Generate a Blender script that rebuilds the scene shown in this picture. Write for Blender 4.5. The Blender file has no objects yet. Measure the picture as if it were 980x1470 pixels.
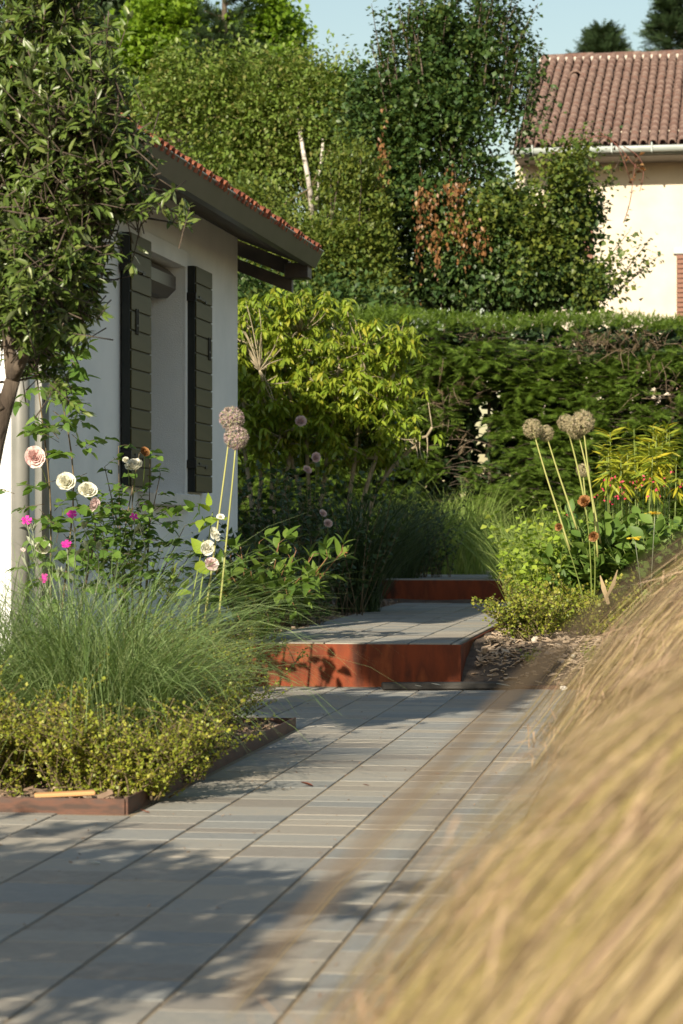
import bpy, bmesh, math, random
import numpy as np
from mathutils import Vector, Matrix

R = math.radians
sc = bpy.context.scene
COL = sc.collection
rng = np.random.default_rng(11)
random.seed(11)

# ------------------------------------------------------------------ camera, sky, sun
F, CX, HY, CH = 3600.0, 490.0, 765.0, 0.80
cam_d = bpy.data.cameras.new("camera")
cam = bpy.data.objects.new("camera", cam_d)
COL.objects.link(cam)
cam.location = (0, 0, CH)
cam.rotation_euler = (R(90), 0, 0)
cam_d.sensor_fit = 'VERTICAL'
cam_d.sensor_height = 36.0
cam_d.lens = F / 1470 * 36
cam_d.shift_y = (HY - 735) / 1470
cam_d.clip_start = 0.05
cam_d.clip_end = 2000
cam_d.dof.use_dof = True
cam_d.dof.focus_distance = 11.5
cam_d.dof.aperture_fstop = 7.6
sc.camera = cam

TP = math.atan(487 / F)      # paving axis
TH = math.atan(590 / F)      # house axis
# sun: travels u .385, v 2.1, down 1 in the house frame
lu, lv = 0.385, 2.1
LX = lu * math.cos(TH) + lv * math.sin(TH)
LY = -lu * math.sin(TH) + lv * math.cos(TH)
SUN = Vector((LX, LY, -1)).normalized()
elev = math.asin(-SUN.z)
world = bpy.data.worlds.new("World")
sc.world = world
world.use_nodes = True
wn = world.node_tree.nodes
sky = wn.new('ShaderNodeTexSky')
sky.sky_type = 'NISHITA'
sky.sun_disc = False
sky.sun_elevation = elev
sky.sun_rotation = math.atan2(-SUN.x, -SUN.y)
sky.air_density = 1.5
sky.dust_density = 1.0
wn['Background'].inputs['Strength'].default_value = 0.070
world.node_tree.links.new(sky.outputs['Color'], wn['Background'].inputs['Color'])
sd = bpy.data.lights.new("sun", 'SUN')
sd.energy = 5.0
sd.angle = R(0.5)
sd.color = (1.0, 0.88, 0.70)
so = bpy.data.objects.new("sun", sd)
COL.objects.link(so)
so.rotation_euler = SUN.to_track_quat('-Z', 'Y').to_euler()
so.location = (-6, -14, 9)
sc.view_settings.view_transform = 'Standard'
sc.view_settings.look = 'None'
sc.view_settings.gamma = 1
sc.view_settings.exposure = 0.86
cy = sc.cycles
cy.max_bounces = 8
cy.diffuse_bounces = 4
cy.glossy_bounces = 3
cy.transmission_bounces = 5
cy.transparent_max_bounces = 6
cy.caustics_reflective = False
cy.caustics_refractive = False
cy.use_denoising = True
cy.sample_clamp_indirect = 6

# ------------------------------------------------------------------ helpers
def W(px, py, Y):
    """point at depth Y metres in the direction of a photograph pixel"""
    return np.array([(px - CX) / F * Y, Y, CH - (py - HY) / F * Y])

def gy(py, z=0.0):
    return (CH - z) * F / (py - HY)

def fr(th, u, v, z=0.0):
    return np.array([u * math.cos(th) + v * math.sin(th), -u * math.sin(th) + v * math.cos(th), z])

def to_fr(th, X, Y):
    return X * math.cos(th) - Y * math.sin(th), X * math.sin(th) + Y * math.cos(th)

def mk_mesh(name, V, Fc, smooth=True):
    me = bpy.data.meshes.new(name)
    V = np.asarray(V, dtype=np.float32)
    Fc = np.asarray(Fc, dtype=np.int32)
    me.vertices.add(len(V))
    me.vertices.foreach_set('co', V.ravel())
    me.loops.add(Fc.size)
    me.loops.foreach_set('vertex_index', Fc.ravel())
    me.polygons.add(len(Fc))
    me.polygons.foreach_set('loop_start', np.arange(len(Fc), dtype=np.int32) * 3)
    me.polygons.foreach_set('use_smooth', np.full(len(Fc), smooth))
    me.update(calc_edges=True)
    return me

def wloc(o):
    v = np.zeros(3)
    while o is not None:
        v += np.array(o.location)
        o = o.parent
    return v

def thing(name, label, cat, loc=(0, 0, 0), rz=0.0, group=None, kind=None):
    o = bpy.data.objects.new(name, None)
    COL.objects.link(o)
    o.empty_display_size = 0.1
    o.location = tuple(float(c) for c in loc)
    o.rotation_euler = (0, 0, rz)
    tag(o, label, cat, group, kind)
    return o

def tag(o, label=None, cat=None, group=None, kind=None):
    if label: o['label'] = label
    if cat: o['category'] = cat
    if group: o['group'] = group
    if kind: o['kind'] = kind
    return o

def link(name, me, mat, parent=None, kind=None, label=None):
    o = bpy.data.objects.new(name, me)
    COL.objects.link(o)
    if mat is not None and not me.materials:
        me.materials.append(mat)
    if parent is not None: o.parent = parent
    if kind: o['kind'] = kind
    if label: o['label'] = label
    return o

_BOX = {}
def cbox(b):
    """unit chamfer pattern: returns function of half sizes"""
    key = 'c'
    if key not in _BOX:
        vs, idx = [], {}
        for sx in (-1, 1):
            for sy in (-1, 1):
                for sz in (-1, 1):
                    for a in range(3):
                        idx[(sx, sy, sz, a)] = len(vs)
                        vs.append((sx, sy, sz, a))
        bm = bmesh.new()
        for sx, sy, sz, a in vs:
            h = [1.0, 1.0, 1.0]
            s = (sx, sy, sz)
            c = [s[i] * (h[i] if i == a else 0.8) for i in range(3)]
            bm.verts.new(c)
        bm.verts.ensure_lookup_table()
        bmesh.ops.convex_hull(bm, input=bm.verts[:])
        bmesh.ops.triangulate(bm, faces=bm.faces[:])
        bm.normal_update()
        bm.verts.index_update()
        fs = np.array([[v.index for v in f.verts] for f in bm.faces])
        bm.free()
        _BOX[key] = (np.array(vs, dtype=float), fs)
    return _BOX[key]

class Geo:
    def __init__(self):
        self.V, self.F, self.n = [], [], 0
    def add(self, V, Fc):
        V = np.asarray(V, dtype=float).reshape(-1, 3)
        Fc = np.asarray(Fc, dtype=np.int64).reshape(-1, 3)
        self.V.append(V); self.F.append(Fc + self.n); self.n += len(V)
        return self
    def box(self, c, s, b=0.004, rz=0.0):
        vs, fs = cbox(b)
        h = np.array(s, dtype=float) / 2
        bb = min(b, h.min() * 0.8)
        out = np.zeros((len(vs), 3))
        for i in range(3):
            full = vs[:, 3] == i
            out[:, i] = vs[:, i] * np.where(full, h[i], h[i] - bb)
        if rz:
            ca, sa = math.cos(rz), math.sin(rz)
            out = np.stack([out[:, 0] * ca - out[:, 1] * sa, out[:, 0] * sa + out[:, 1] * ca, out[:, 2]], 1)
        return self.add(out + np.array(c), fs)
    def prism(self, prof, a, b, axis=1):
        """closed 2-D profile extruded from a to b along an axis (profile in the other two axes)"""
        n = len(prof)
        oth = [i for i in range(3) if i != axis]
        V = np.zeros((2 * n, 3))
        for k, t in enumerate((a, b)):
            V[k * n:(k + 1) * n, axis] = t
            V[k * n:(k + 1) * n, oth[0]] = [p[0] for p in prof]
            V[k * n:(k + 1) * n, oth[1]] = [p[1] for p in prof]
        Fc = []
        for i in range(n):
            j = (i + 1) % n
            Fc += [(i, j, n + j), (i, n + j, n + i)]
        for i in range(1, n - 1):
            Fc += [(0, i + 1, i), (n, n + i, n + i + 1)]
        return self.add(V, Fc)
    def tube(self, pts, r0, r1=None, sides=6):
        return self.tubes(np.asarray(pts, dtype=float)[None], r0, r0 if r1 is None else r1, sides)
    def tubes(self, P, r0, r1, sides=4):
        """P (N,S,3) polylines -> tapered tubes"""
        N, S, _ = P.shape
        T = np.gradient(P, axis=1)
        T /= np.linalg.norm(T, axis=2, keepdims=True) + 1e-9
        ref = np.where(np.abs(T[..., 2:3]) > 0.9, np.array([1.0, 0, 0]), np.array([0, 0, 1.0]))
        A = np.cross(T, ref); A /= np.linalg.norm(A, axis=2, keepdims=True) + 1e-9
        B = np.cross(T, A)
        t = np.linspace(0, 1, S)[None, :, None, None]
        r0 = np.broadcast_to(np.asarray(r0, dtype=float), (N,))[:, None, None, None]
        r1 = np.broadcast_to(np.asarray(r1, dtype=float), (N,))[:, None, None, None]
        r = r0 + (r1 - r0) * t
        ang = np.arange(sides) / sides * 2 * math.pi
        V = P[:, :, None, :] + r * (np.cos(ang)[None, None, :, None] * A[:, :, None, :] + np.sin(ang)[None, None, :, None] * B[:, :, None, :])
        i = np.arange(N)[:, None, None]; s = np.arange(S - 1)[None, :, None]; k = np.arange(sides)[None, None, :]
        def ix(ss, kk): return (i * S + ss) * sides + kk % sides
        a, b, c, d = ix(s, k), ix(s, k + 1), ix(s + 1, k + 1), ix(s + 1, k)
        Fc = np.concatenate([np.stack([a, b, c], -1).reshape(-1, 3), np.stack([a, c, d], -1).reshape(-1, 3)])
        cap = []
        for q in range(1, sides - 1):
            cap.append(np.stack([i[:, 0, 0] * S * sides, i[:, 0, 0] * S * sides + q + 1, i[:, 0, 0] * S * sides + q], -1))
            e = (i[:, 0, 0] * S + S - 1) * sides
            cap.append(np.stack([e, e + q, e + q + 1], -1))
        Fc = np.concatenate([Fc] + cap)
        return self.add(V, Fc)
    def ribbons(self, P, w, tip=0.15, roll=0.0, side=None):
        N, S, _ = P.shape
        T = np.gradient(P, axis=1)
        if side is None:
            hd = P[:, -1] - P[:, 0]
            side = np.stack([-hd[:, 1], hd[:, 0], hd[:, 2] * 0], 1)
            side += rng.normal(0, 0.3, side.shape) * np.linalg.norm(side, axis=1, keepdims=True) + 1e-6
            side /= np.linalg.norm(side, axis=1, keepdims=True) + 1e-9
        t = np.linspace(0, 1, S)
        prof = np.clip(np.minimum(0.55 + 2 * t, 1) * (1 - (t ** 2.2) * (1 - tip)), 0.02, 1)
        w = np.broadcast_to(np.asarray(w, dtype=float), (N,))
        off = side[:, None, :] * (prof[None, :, None] * w[:, None, None] * 0.5)
        V = np.stack([P - off, P + off], axis=2)
        i = np.arange(N)[:, None]; s = np.arange(S - 1)[None, :]
        a = (i * S + s) * 2
        Fc = np.concatenate([np.stack([a, a + 1, a + 3], -1).reshape(-1, 3), np.stack([a, a + 3, a + 2], -1).reshape(-1, 3)])
        return self.add(V, Fc)
    def inst(self, tpl, pos, Rm, s):
        tV, tF = tpl
        N = len(pos)
        s = np.broadcast_to(np.asarray(s, dtype=float), (N,))
        V = np.einsum('nij,vj->nvi', Rm, tV) * s[:, None, None] + pos[:, None, :]
        Fc = tF[None] + (np.arange(N) * len(tV))[:, None, None]
        return self.add(V, Fc)
    def build(self, name, mat, parent=None, kind=None, world=True, smooth=True, label=None):
        V = np.concatenate(self.V); Fc = np.concatenate(self.F)
        if kind is None and parent is not None and name in ('sprigs', 'bare_twigs', 'stems', 'branches', 'shoots', 'canes', 'buds', 'bare_shoot', 'ridge_mortar'): kind = 'stuff'
        if parent is not None and world: V = V - wloc(parent)
        return link(name, mk_mesh(name, V, Fc, smooth), mat, parent, kind, label)

def frames(d, up, n_jit=0.0):
    d = d / (np.linalg.norm(d, axis=1, keepdims=True) + 1e-9)
    up = np.broadcast_to(up, d.shape) + (rng.normal(0, n_jit, d.shape) if n_jit else 0)
    x = np.cross(d, up); x /= np.linalg.norm(x, axis=1, keepdims=True) + 1e-9
    z = np.cross(x, d)
    return np.stack([x, d, z], axis=2)

def leaf_tpl(w=0.2, kind='lance', fold=0.35, droop=0.1, n=4):
    """unit-length leaf along +y with a folded midrib"""
    ts = np.linspace(0, 1, n + 1)
    if kind == 'lance': pr = np.sin(np.pi * ts ** 0.85) ** 0.9
    elif kind == 'ovate': pr = np.sin(np.pi * ts ** 0.65) ** 0.8
    else: pr = np.sin(np.pi * ts ** 1.35) ** 0.8
    V, Fc = [], []
    for i, t in enumerate(ts):
        z0 = -droop * t * t
        h = w * max(pr[i], 0)
        V += [(-h, t, z0 + fold * h), (0, t, z0), (h, t, z0 + fold * h)]
    for i in range(n):
        a = 3 * i
        if i == 0: Fc += [(1, 4, 3), (1, 5, 4)]
        elif i == n - 1: Fc += [(a, a + 1, a + 4), (a + 1, a + 2, a + 4)]
        else: Fc += [(a, a + 1, a + 4), (a, a + 4, a + 3), (a + 1, a + 2, a + 5), (a + 1, a + 5, a + 4)]
    return np.array(V, dtype=float), np.array(Fc)

def leaf4(w=0.25, fold=0.3, droop=0.15, m=0.45):
    V = [(0, 0, 0), (-w, m, fold * w), (0, m, 0), (w, m, fold * w), (0, 1, -droop)]
    return np.array(V, dtype=float), np.array([(0, 2, 1), (0, 3, 2), (1, 2, 4), (2, 3, 4)])

def leaf2(w=0.3, droop=0.1):
    V = [(0, 0, 0), (-w, 0.45, 0.04), (w, 0.45, 0.04), (0, 1, -droop)]
    return np.array(V, dtype=float), np.array([(0, 2, 1), (1, 2, 3)])

def strands(base, az, L, a0, a1, S=7, wob=0.0):
    """curved stems: tilt from the vertical goes from a0 to a1 along the stem"""
    N = len(base)
    t = np.linspace(0, 1, S + 1)[None, :]
    tilt = a0[:, None] + (a1 - a0)[:, None] * t ** 1.3
    azz = az[:, None] + (rng.normal(0, wob, (N, S + 1)).cumsum(1) if wob else 0)
    d = np.stack([np.sin(tilt) * np.cos(azz), np.sin(tilt) * np.sin(azz), np.cos(tilt)], 2)
    step = d[:, :-1] * (L / S)[:, None, None]
    P = np.concatenate([np.zeros((N, 1, 3)), step.cumsum(1)], 1)
    return base[:, None, :] + P

def along(P, n, t0=0.2, t1=1.0, jit=0.02, out=1.0, fwd=0.6, upb=0.2):
    """n leaf sites on each strand: positions and leaf directions"""
    N, S, _ = P.shape
    t = (t0 + (t1 - t0) * (np.arange(n)[None, :] + rng.uniform(0, 1, (N, n))) / n)
    f = np.clip(t, 0, 0.9999) * (S - 1)
    k = f.astype(int); a = (f - k)[..., None]
    i = np.arange(N)[:, None]
    p = P[i, k] * (1 - a) + P[i, k + 1] * a
    T = P[i, k + 1] - P[i, k]; T /= np.linalg.norm(T, axis=2, keepdims=True) + 1e-9
    rnd = rng.normal(0, 1, p.shape); rnd -= (rnd * T).sum(2, keepdims=True) * T
    rnd /= np.linalg.norm(rnd, axis=2, keepdims=True) + 1e-9
    d = T * fwd + rnd * out + np.array([0, 0, upb])
    p = p + rng.normal(0, jit, p.shape)
    return p.reshape(-1, 3), d.reshape(-1, 3)

def scatter(parent, tpl, pos, d, s, mat, name='leaf', n_ind=0, part='foliage', up=(0, 0, 1), n_jit=0.45):
    """leaves on one thing: the n_ind that show largest are objects of their own, the rest one part"""
    s = np.broadcast_to(np.asarray(s, dtype=float), (len(pos),))
    Rm = frames(d, np.array(up, dtype=float), n_jit)
    ind = np.zeros(len(pos), bool)
    if n_ind:
        px = pos[:, 0] / pos[:, 1] * F + CX
        py = HY - (pos[:, 2] - CH) / pos[:, 1] * F
        vis = (px > 0) & (px < 980) & (py > 0) & (py < 1470)
        dm = np.median(pos[vis, 1]) if vis.any() else 1
        score = s / pos[:, 1] * (1 + 3.0 * (dm - pos[:, 1])) * rng.uniform(0.8, 1.2, len(pos)) - (~vis) * 100
        order = np.argsort(-score)[:n_ind]
        ind[order] = True
        me = mk_mesh(name, *tpl)
        me.materials.append(mat)
        base = wloc(parent)
        for i in np.nonzero(ind)[0]:
            o = bpy.data.objects.new(name, me)
            COL.objects.link(o)
            o.parent = parent
            M = Matrix([[*(Rm[i][r] * s[i]), pos[i][r] - base[r]] for r in range(3)] + [[0, 0, 0, 1]])
            o.matrix_basis = M
    if (~ind).any():
        g = Geo().inst(tpl, pos[~ind], Rm[~ind], s[~ind])
        return g.build(part, mat, parent, kind='stuff')

# ------------------------------------------------------------------ materials
MATS = {}
def nodes_mat(name):
    m = bpy.data.materials.new(name)
    m.use_nodes = True
    nt = m.node_tree
    return m, nt, nt.nodes['Principled BSDF']

def rand_fac(nt):
    g = nt.nodes.new('ShaderNodeNewGeometry'); oi = nt.nodes.new('ShaderNodeObjectInfo')
    a = nt.nodes.new('ShaderNodeMath'); a.operation = 'ADD'
    f = nt.nodes.new('ShaderNodeMath'); f.operation = 'FRACT'
    nt.links.new(g.outputs['Random Per Island'], a.inputs[0]); nt.links.new(oi.outputs['Random'], a.inputs[1])
    nt.links.new(a.outputs[0], f.inputs[0])
    return f.outputs[0]

def ramp(nt, fac, cols):
    r = nt.nodes.new('ShaderNodeValToRGB')
    el = r.color_ramp.elements
    n = len(cols)
    while len(el) < n: el.new(0.5)
    for i, c in enumerate(cols):
        el[i].position = i / (n - 1)
        el[i].color = (*c, 1)
    nt.links.new(fac, r.inputs[0])
    return r.outputs[0]

def leaf_mat(name, cols, trans=0.32, rough=0.45, under=None, tint=(1.25, 1.25, 0.55), spec=0.35):
    if name in MATS: return MATS[name]
    m, nt, bs = nodes_mat(name)
    c = ramp(nt, rand_fac(nt), cols)
    if under is not None:
        g = nt.nodes.new('ShaderNodeNewGeometry')
        mx = nt.nodes.new('ShaderNodeMix'); mx.data_type = 'RGBA'
        nt.links.new(g.outputs['Backfacing'], mx.inputs['Factor'])
        nt.links.new(c, mx.inputs['A']); mx.inputs['B'].default_value = (*under, 1)
        cb = mx.outputs['Result']
    else: cb = c
    nt.links.new(cb, bs.inputs['Base Color'])
    bs.inputs['Roughness'].default_value = rough
    bs.inputs['Specular IOR Level'].default_value = spec
    tr = nt.nodes.new('ShaderNodeBsdfTranslucent')
    mu = nt.nodes.new('ShaderNodeMix'); mu.data_type = 'RGBA'; mu.blend_type = 'MULTIPLY'
    mu.inputs['Factor'].default_value = 1
    nt.links.new(c, mu.inputs['A']); mu.inputs['B'].default_value = (*tint, 1)
    nt.links.new(mu.outputs['Result'], tr.inputs['Color'])
    ms = nt.nodes.new('ShaderNodeMixShader'); ms.inputs[0].default_value = trans
    nt.links.new(bs.outputs[0], ms.inputs[1]); nt.links.new(tr.outputs[0], ms.inputs[2])
    nt.links.new(ms.outputs[0], nt.nodes['Material Output'].inputs['Surface'])
    MATS[name] = m
    return m

def solid(name, c1, c2=None, scale=8.0, rough=0.7, bump=0.0, bscale=60.0, metal=0.0, stretch=(1, 1, 1), island=0.0, spec=0.3, detail=6, lo=0.35, hi=0.65):
    if name in MATS: return MATS[name]
    m, nt, bs = nodes_mat(name)
    tc = nt.nodes.new('ShaderNodeTexCoord')
    mp = nt.nodes.new('ShaderNodeMapping'); mp.inputs['Scale'].default_value = stretch
    nt.links.new(tc.outputs['Object'], mp.inputs[0])
    nz = nt.nodes.new('ShaderNodeTexNoise'); nz.inputs['Scale'].default_value = scale; nz.inputs['Detail'].default_value = detail
    nt.links.new(mp.outputs[0], nz.inputs['Vector'])
    mr = nt.nodes.new('ShaderNodeMapRange'); mr.inputs[1].default_value = lo; mr.inputs[2].default_value = hi
    nt.links.new(nz.outputs['Fac'], mr.inputs[0])
    fac = mr.outputs[0]
    if island:
        mx = nt.nodes.new('ShaderNodeMix'); mx.inputs['Factor'].default_value = island
        nt.links.new(fac, mx.inputs['A']); nt.links.new(rand_fac(nt), mx.inputs['B'])
        fac = mx.outputs['Result']
    cols = c1 if isinstance(c1, list) else [c1, c2 or c1]
    nt.links.new(ramp(nt, fac, cols), bs.inputs['Base Color'])
    bs.inputs['Roughness'].default_value = rough
    bs.inputs['Metallic'].default_value = metal
    bs.inputs['Specular IOR Level'].default_value = spec
    if bump:
        n2 = nt.nodes.new('ShaderNodeTexNoise'); n2.inputs['Scale'].default_value = bscale; n2.inputs['Detail'].default_value = 8
        nt.links.new(mp.outputs[0], n2.inputs['Vector'])
        bp = nt.nodes.new('ShaderNodeBump'); bp.inputs['Strength'].default_value = bump; bp.inputs['Distance'].default_value = 0.01
        nt.links.new(n2.outputs['Fac'], bp.inputs['Height']); nt.links.new(bp.outputs[0], bs.inputs['Normal'])
    MATS[name] = m
    return m

M_stone = solid('stone_slab', [(0.205, 0.212, 0.20), (0.24, 0.243, 0.228), (0.285, 0.28, 0.25), (0.325, 0.295, 0.24), (0.28, 0.257, 0.215), (0.23, 0.21, 0.18), (0.295, 0.28, 0.24), (0.22, 0.225, 0.21)], scale=40, rough=0.8, bump=0.35, bscale=240, island=0.90, spec=0.25)
M_grout = solid('grout', (0.33, 0.26, 0.165), (0.25, 0.195, 0.125), scale=30, rough=0.95, bump=0.4, bscale=300)
M_soil = solid('soil', (0.075, 0.055, 0.04), (0.13, 0.10, 0.075), scale=12, rough=1, bump=1.0, bscale=60)
M_corten = solid('corten', [(0.045, 0.016, 0.009), (0.18, 0.038, 0.012), (0.11, 0.026, 0.010), (0.25, 0.065, 0.020)], scale=7, rough=0.8, bump=0.2, bscale=160, detail=12, stretch=(1, 1, .35), lo=.3, hi=.7)
M_rusty = solid('rusty_steel', [(0.055, 0.034, 0.026), (0.11, 0.052, 0.034), (0.08, 0.05, 0.04)], scale=9, rough=0.65, bump=0.15, bscale=160, stretch=(1, 1, 4))
M_render = solid('white_render', (0.74, 0.765, 0.765), (0.84, 0.855, 0.85), scale=2.6, rough=0.9, bump=0.4, bscale=160)
M_cream = solid('cream_render', (0.52, 0.465, 0.375), (0.60, 0.54, 0.44), scale=2.5, rough=0.95, bump=0.7, bscale=60)
M_bark = solid('bark', (0.055, 0.042, 0.032), (0.12, 0.095, 0.072), scale=25, rough=0.95, bump=0.8, bscale=70, stretch=(1, 1, 0.25))
M_twig = solid('twig', (0.09, 0.07, 0.04), (0.17, 0.13, 0.075), scale=25, rough=0.9)
M_palebark = solid('pale_bark', (0.36, 0.31, 0.21), (0.24, 0.20, 0.13), scale=25, rough=0.9, bump=0.5, bscale=60)
M_birch = solid('birch_bark', [(0.08, 0.07, 0.06), (0.42, 0.39, 0.35), (0.52, 0.48, 0.44)], scale=7, rough=0.8, stretch=(1, 1, 2.4), bump=0.3, bscale=40, lo=0.38, hi=0.55)
M_dark_wood = solid('brown_board', (0.050, 0.040, 0.032), (0.085, 0.068, 0.052), scale=6, rough=0.55, stretch=(1, 0.1, 1), bump=0.2, bscale=40)
M_gutter = solid('grey_gutter', (0.075, 0.077, 0.060), (0.095, 0.096, 0.076), scale=4, rough=0.42, spec=0.5)
M_pipe = solid('zinc_pipe', (0.15, 0.155, 0.14), (0.20, 0.20, 0.185), scale=5, rough=0.5, spec=0.5)
M_shutter = solid('shutter_board', (0.058, 0.053, 0.019), (0.080, 0.068, 0.028), scale=5, rough=0.55, stretch=(1, 0.2, 2), spec=0.25)
M_shutter_edge = solid('shutter_edge', (0.012, 0.016, 0.016), (0.02, 0.024, 0.023), rough=0.5)
M_iron = solid('black_iron', (0.015, 0.015, 0.015), (0.025, 0.024, 0.022), rough=0.5)
M_tile = solid('terracotta', [(0.34, 0.10, 0.05), (0.46, 0.17, 0.09), (0.27, 0.085, 0.05), (0.40, 0.15, 0.09)], scale=14, rough=0.8, island=0.6, bump=0.3, bscale=120)
M_oldtile = solid('old_clay_tile', [(0.090, 0.055, 0.044), (0.130, 0.076, 0.060), (0.115, 0.075, 0.062), (0.20, 0.14, 0.115), (0.105, 0.064, 0.052), (0.155, 0.088, 0.068)], scale=9, rough=0.9, island=0.5, bump=0.3, bscale=60)
M_mortar = solid('mortar', (0.45, 0.41, 0.36), (0.56, 0.50, 0.44), scale=12, rough=0.95)
M_gutter2 = solid('grey_green_gutter', (0.33, 0.38, 0.36), (0.40, 0.44, 0.42), scale=3, rough=0.5, spec=0.5)
M_chip = solid('wood_chip', [(0.10, 0.065, 0.045), (0.27, 0.19, 0.13), (0.17, 0.12, 0.085), (0.36, 0.28, 0.21)], scale=20, rough=0.95, island=0.85)
M_rock = solid('pale_stone', (0.36, 0.33, 0.28), (0.50, 0.46, 0.40), scale=15, rough=0.9, bump=0.4, bscale=60)
M_plank = solid('dark_plank', (0.025, 0.024, 0.022), (0.05, 0.047, 0.042), scale=10, rough=0.85, bump=0.5, bscale=80, stretch=(0.2, 1, 1))
M_glass = solid('window_glass', (0.02, 0.025, 0.025), rough=0.06, spec=0.8)
M_brownshut = solid('brown_shutter', (0.17, 0.085, 0.06), (0.22, 0.11, 0.075), scale=6, rough=0.7)

# ------------------------------------------------------------------ ground
def ground_z(v):
    return np.interp(v, [0, 12.90, 12.99, 13.12, 13.7, 20.3, 21.6, 400], [-0.07, -0.07, 0.0, 0.10, 0.203, 0.205, 0.38, 0.38])

def gz(X, Y):
    return float(ground_z(X * math.sin(TP) + Y * math.cos(TP)))

def build_ground():
    us = np.concatenate([np.linspace(-400, -6, 12), np.linspace(-5, 5, 60), np.linspace(6, 400, 12)])
    vs = np.concatenate([np.linspace(-60, 6, 10), np.linspace(6.5, 26, 90), np.array([30, 40, 60, 100, 200, 400, 900])])
    U, Vv = np.meshgrid(us, vs, indexing='ij')
    Z = ground_z(Vv) + np.where((Vv > 13.1) & (Vv < 30) & (np.abs(U) < 5.5), 0.012 * np.sin(U * 7.1 + Vv * 3) * np.sin(Vv * 5.3 - U * 2), 0)
    c, s = math.cos(TP), math.sin(TP)
    V = np.stack([U * c + Vv * s, -U * s + Vv * c, Z], -1).reshape(-1, 3)
    n, m = U.shape
    i, j = np.meshgrid(np.arange(n - 1), np.arange(m - 1), indexing='ij')
    a = (i * m + j).ravel()
    Fc = np.concatenate([np.stack([a, a + m, a + m + 1], 1), np.stack([a, a + m + 1, a + 1], 1)])
    o = link('ground', mk_mesh('ground', V, Fc), M_soil)
    tag(o, 'brown earth covered with mulch around the stone paving', None, kind='structure')
build_ground()

UB, V0B, V1B = -1.565, 7.0, 10.15          # left planting bed in the paving frame

def slab_parts(root, cells, n_max, ztop, thick):
    """cells (u0,u1,v0,v1): the n_max that show largest are objects, the rest one part"""
    def area(c):
        p = fr(TP, (c[0] + c[1]) / 2, (c[2] + c[3]) / 2)
        if p[1] < 3.3: return 0
        px = CX + p[0] / p[1] * F
        a = (c[1] - c[0]) * (c[3] - c[2]) / p[1] ** 3
        return a if -60 < px < 900 else a * 0.01
    cells = sorted(cells, key=area, reverse=True)
    vs, fs = cbox(0)
    unit = None
    rest = Geo()
    for k, (u0, u1, v0, v1) in enumerate(cells):
        h = random.uniform(-0.0006, 0.0006)
        c = ((u0 + u1) / 2, (v0 + v1) / 2, ztop + h - thick / 2)
        s = (u1 - u0, v1 - v0, thick)
        if k < n_max:
            if unit is None:
                g = Geo().box((0, 0, 0), (0.22, 0.22, thick), 0.0016)
                unit = mk_mesh('paving_slab', np.concatenate(g.V), np.concatenate(g.F), False)
                unit.materials.append(M_stone)
            o = bpy.data.objects.new('paving_slab', unit)
            COL.objects.link(o); o.parent = root
            o.location = c
            o.scale = (s[0] / 0.22, s[1] / 0.22, 1)
            o.rotation_euler = (random.uniform(-.003, .003), random.uniform(-.002, .002), 0)
        else:
            rest.box(c, s, 0.003)
    if rest.n:
        rest.build('far_paving', M_stone, root, kind='stuff', world=False, smooth=False)

CWD = 0.2215
def col_cells(u0, u1, v0, v1, gap_u=0.008, gap_v=0.006, lmin=0.17, lmax=0.27):
    out = []
    k = 0
    u = u0
    while u < u1 - 0.03:
        ue = min(u + CWD, u1)
        v = v0 - random.uniform(0, 0.2) if v0 < 5 else v0
        while v < v1 - 0.001:
            L = random.choice((0.11, 0.14, 0.16, 0.20, 0.215, 0.22, 0.235)) + random.uniform(-0.01, 0.01)
            ve = v + L
            if ve > v1 - 0.08: ve = v1
            out.append((u + gap_u / 2, ue - gap_u / 2, max(v, v0) + gap_v / 2, ve - gap_v / 2))
            v = ve
        u = ue
    return out

patio = thing('patio', 'patio of grey stone slabs in straight courses in front of the house', None, rz=-TP, kind='structure')
g = Geo()
U0 = -0.653
ul, ur = U0 - 8 * CWD, U0 + 2 * CWD
g.box(((ul + ur) / 2, (1.5 + 12.86) / 2, -0.0365), (ur - ul + 0.02, 12.86 - 1.5, 0.065), 0.002)
g.build('mortar_bed', M_grout, patio, world=False, smooth=False)
cells = []
for c in col_cells(ul, ur, 2.2, 12.85):
    um, vm = (c[0] + c[1]) / 2, (c[2] + c[3]) / 2
    if um < UB and V0B < vm < V1B:
        if c[2] < V0B - 0.05: cells.append((c[0], c[1], c[2], V0B - 0.015))
        elif c[3] > V1B + 0.05: cells.append((c[0], c[1], V1B + 0.015, c[3]))
        continue
    if um < UB and c[2] < V0B < c[3]: c = (c[0], c[1], c[2], V0B - 0.015)
    if um < UB and c[2] < V1B < c[3]: c = (c[0], c[1], V1B + 0.015, c[3])
    cells.append(c)
slab_parts(patio, cells, 300, 0.0, 0.03)

# left planting bed: soil, steel edging
bed = Geo().box(((UB - 4.5) / 2, (V0B + V1B) / 2, -0.02), (4.5 + UB, V1B - V0B - 0.008, 0.07), 0.003)
bd = thing('planting_bed', 'planting bed of dark soil at the foot of the golden shrubs', None, rz=-TP, kind='structure')
bed.build('bed_soil', M_soil, bd, world=False, smooth=False)
ed = thing('steel_edging', 'low rusty steel edging around the left planting bed', 'edging', rz=-TP)
Geo().box(((UB - 4.5) / 2 - 0.004, V0B - 0.004, 0.005), (4.5 + UB, 0.008, 0.075), 0.001).build('front_strip', M_rusty, ed, world=False, smooth=False)
Geo().box((UB, (V0B + V1B) / 2, 0.006), (0.008, V1B - V0B, 0.078), 0.001).build('side_strip', M_rusty, ed, world=False, smooth=False)
Geo().box((UB - 0.35, V1B, 0.005), (0.69, 0.008, 0.074), 0.001).build('back_strip', M_rusty, ed, world=False, smooth=False)
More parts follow.
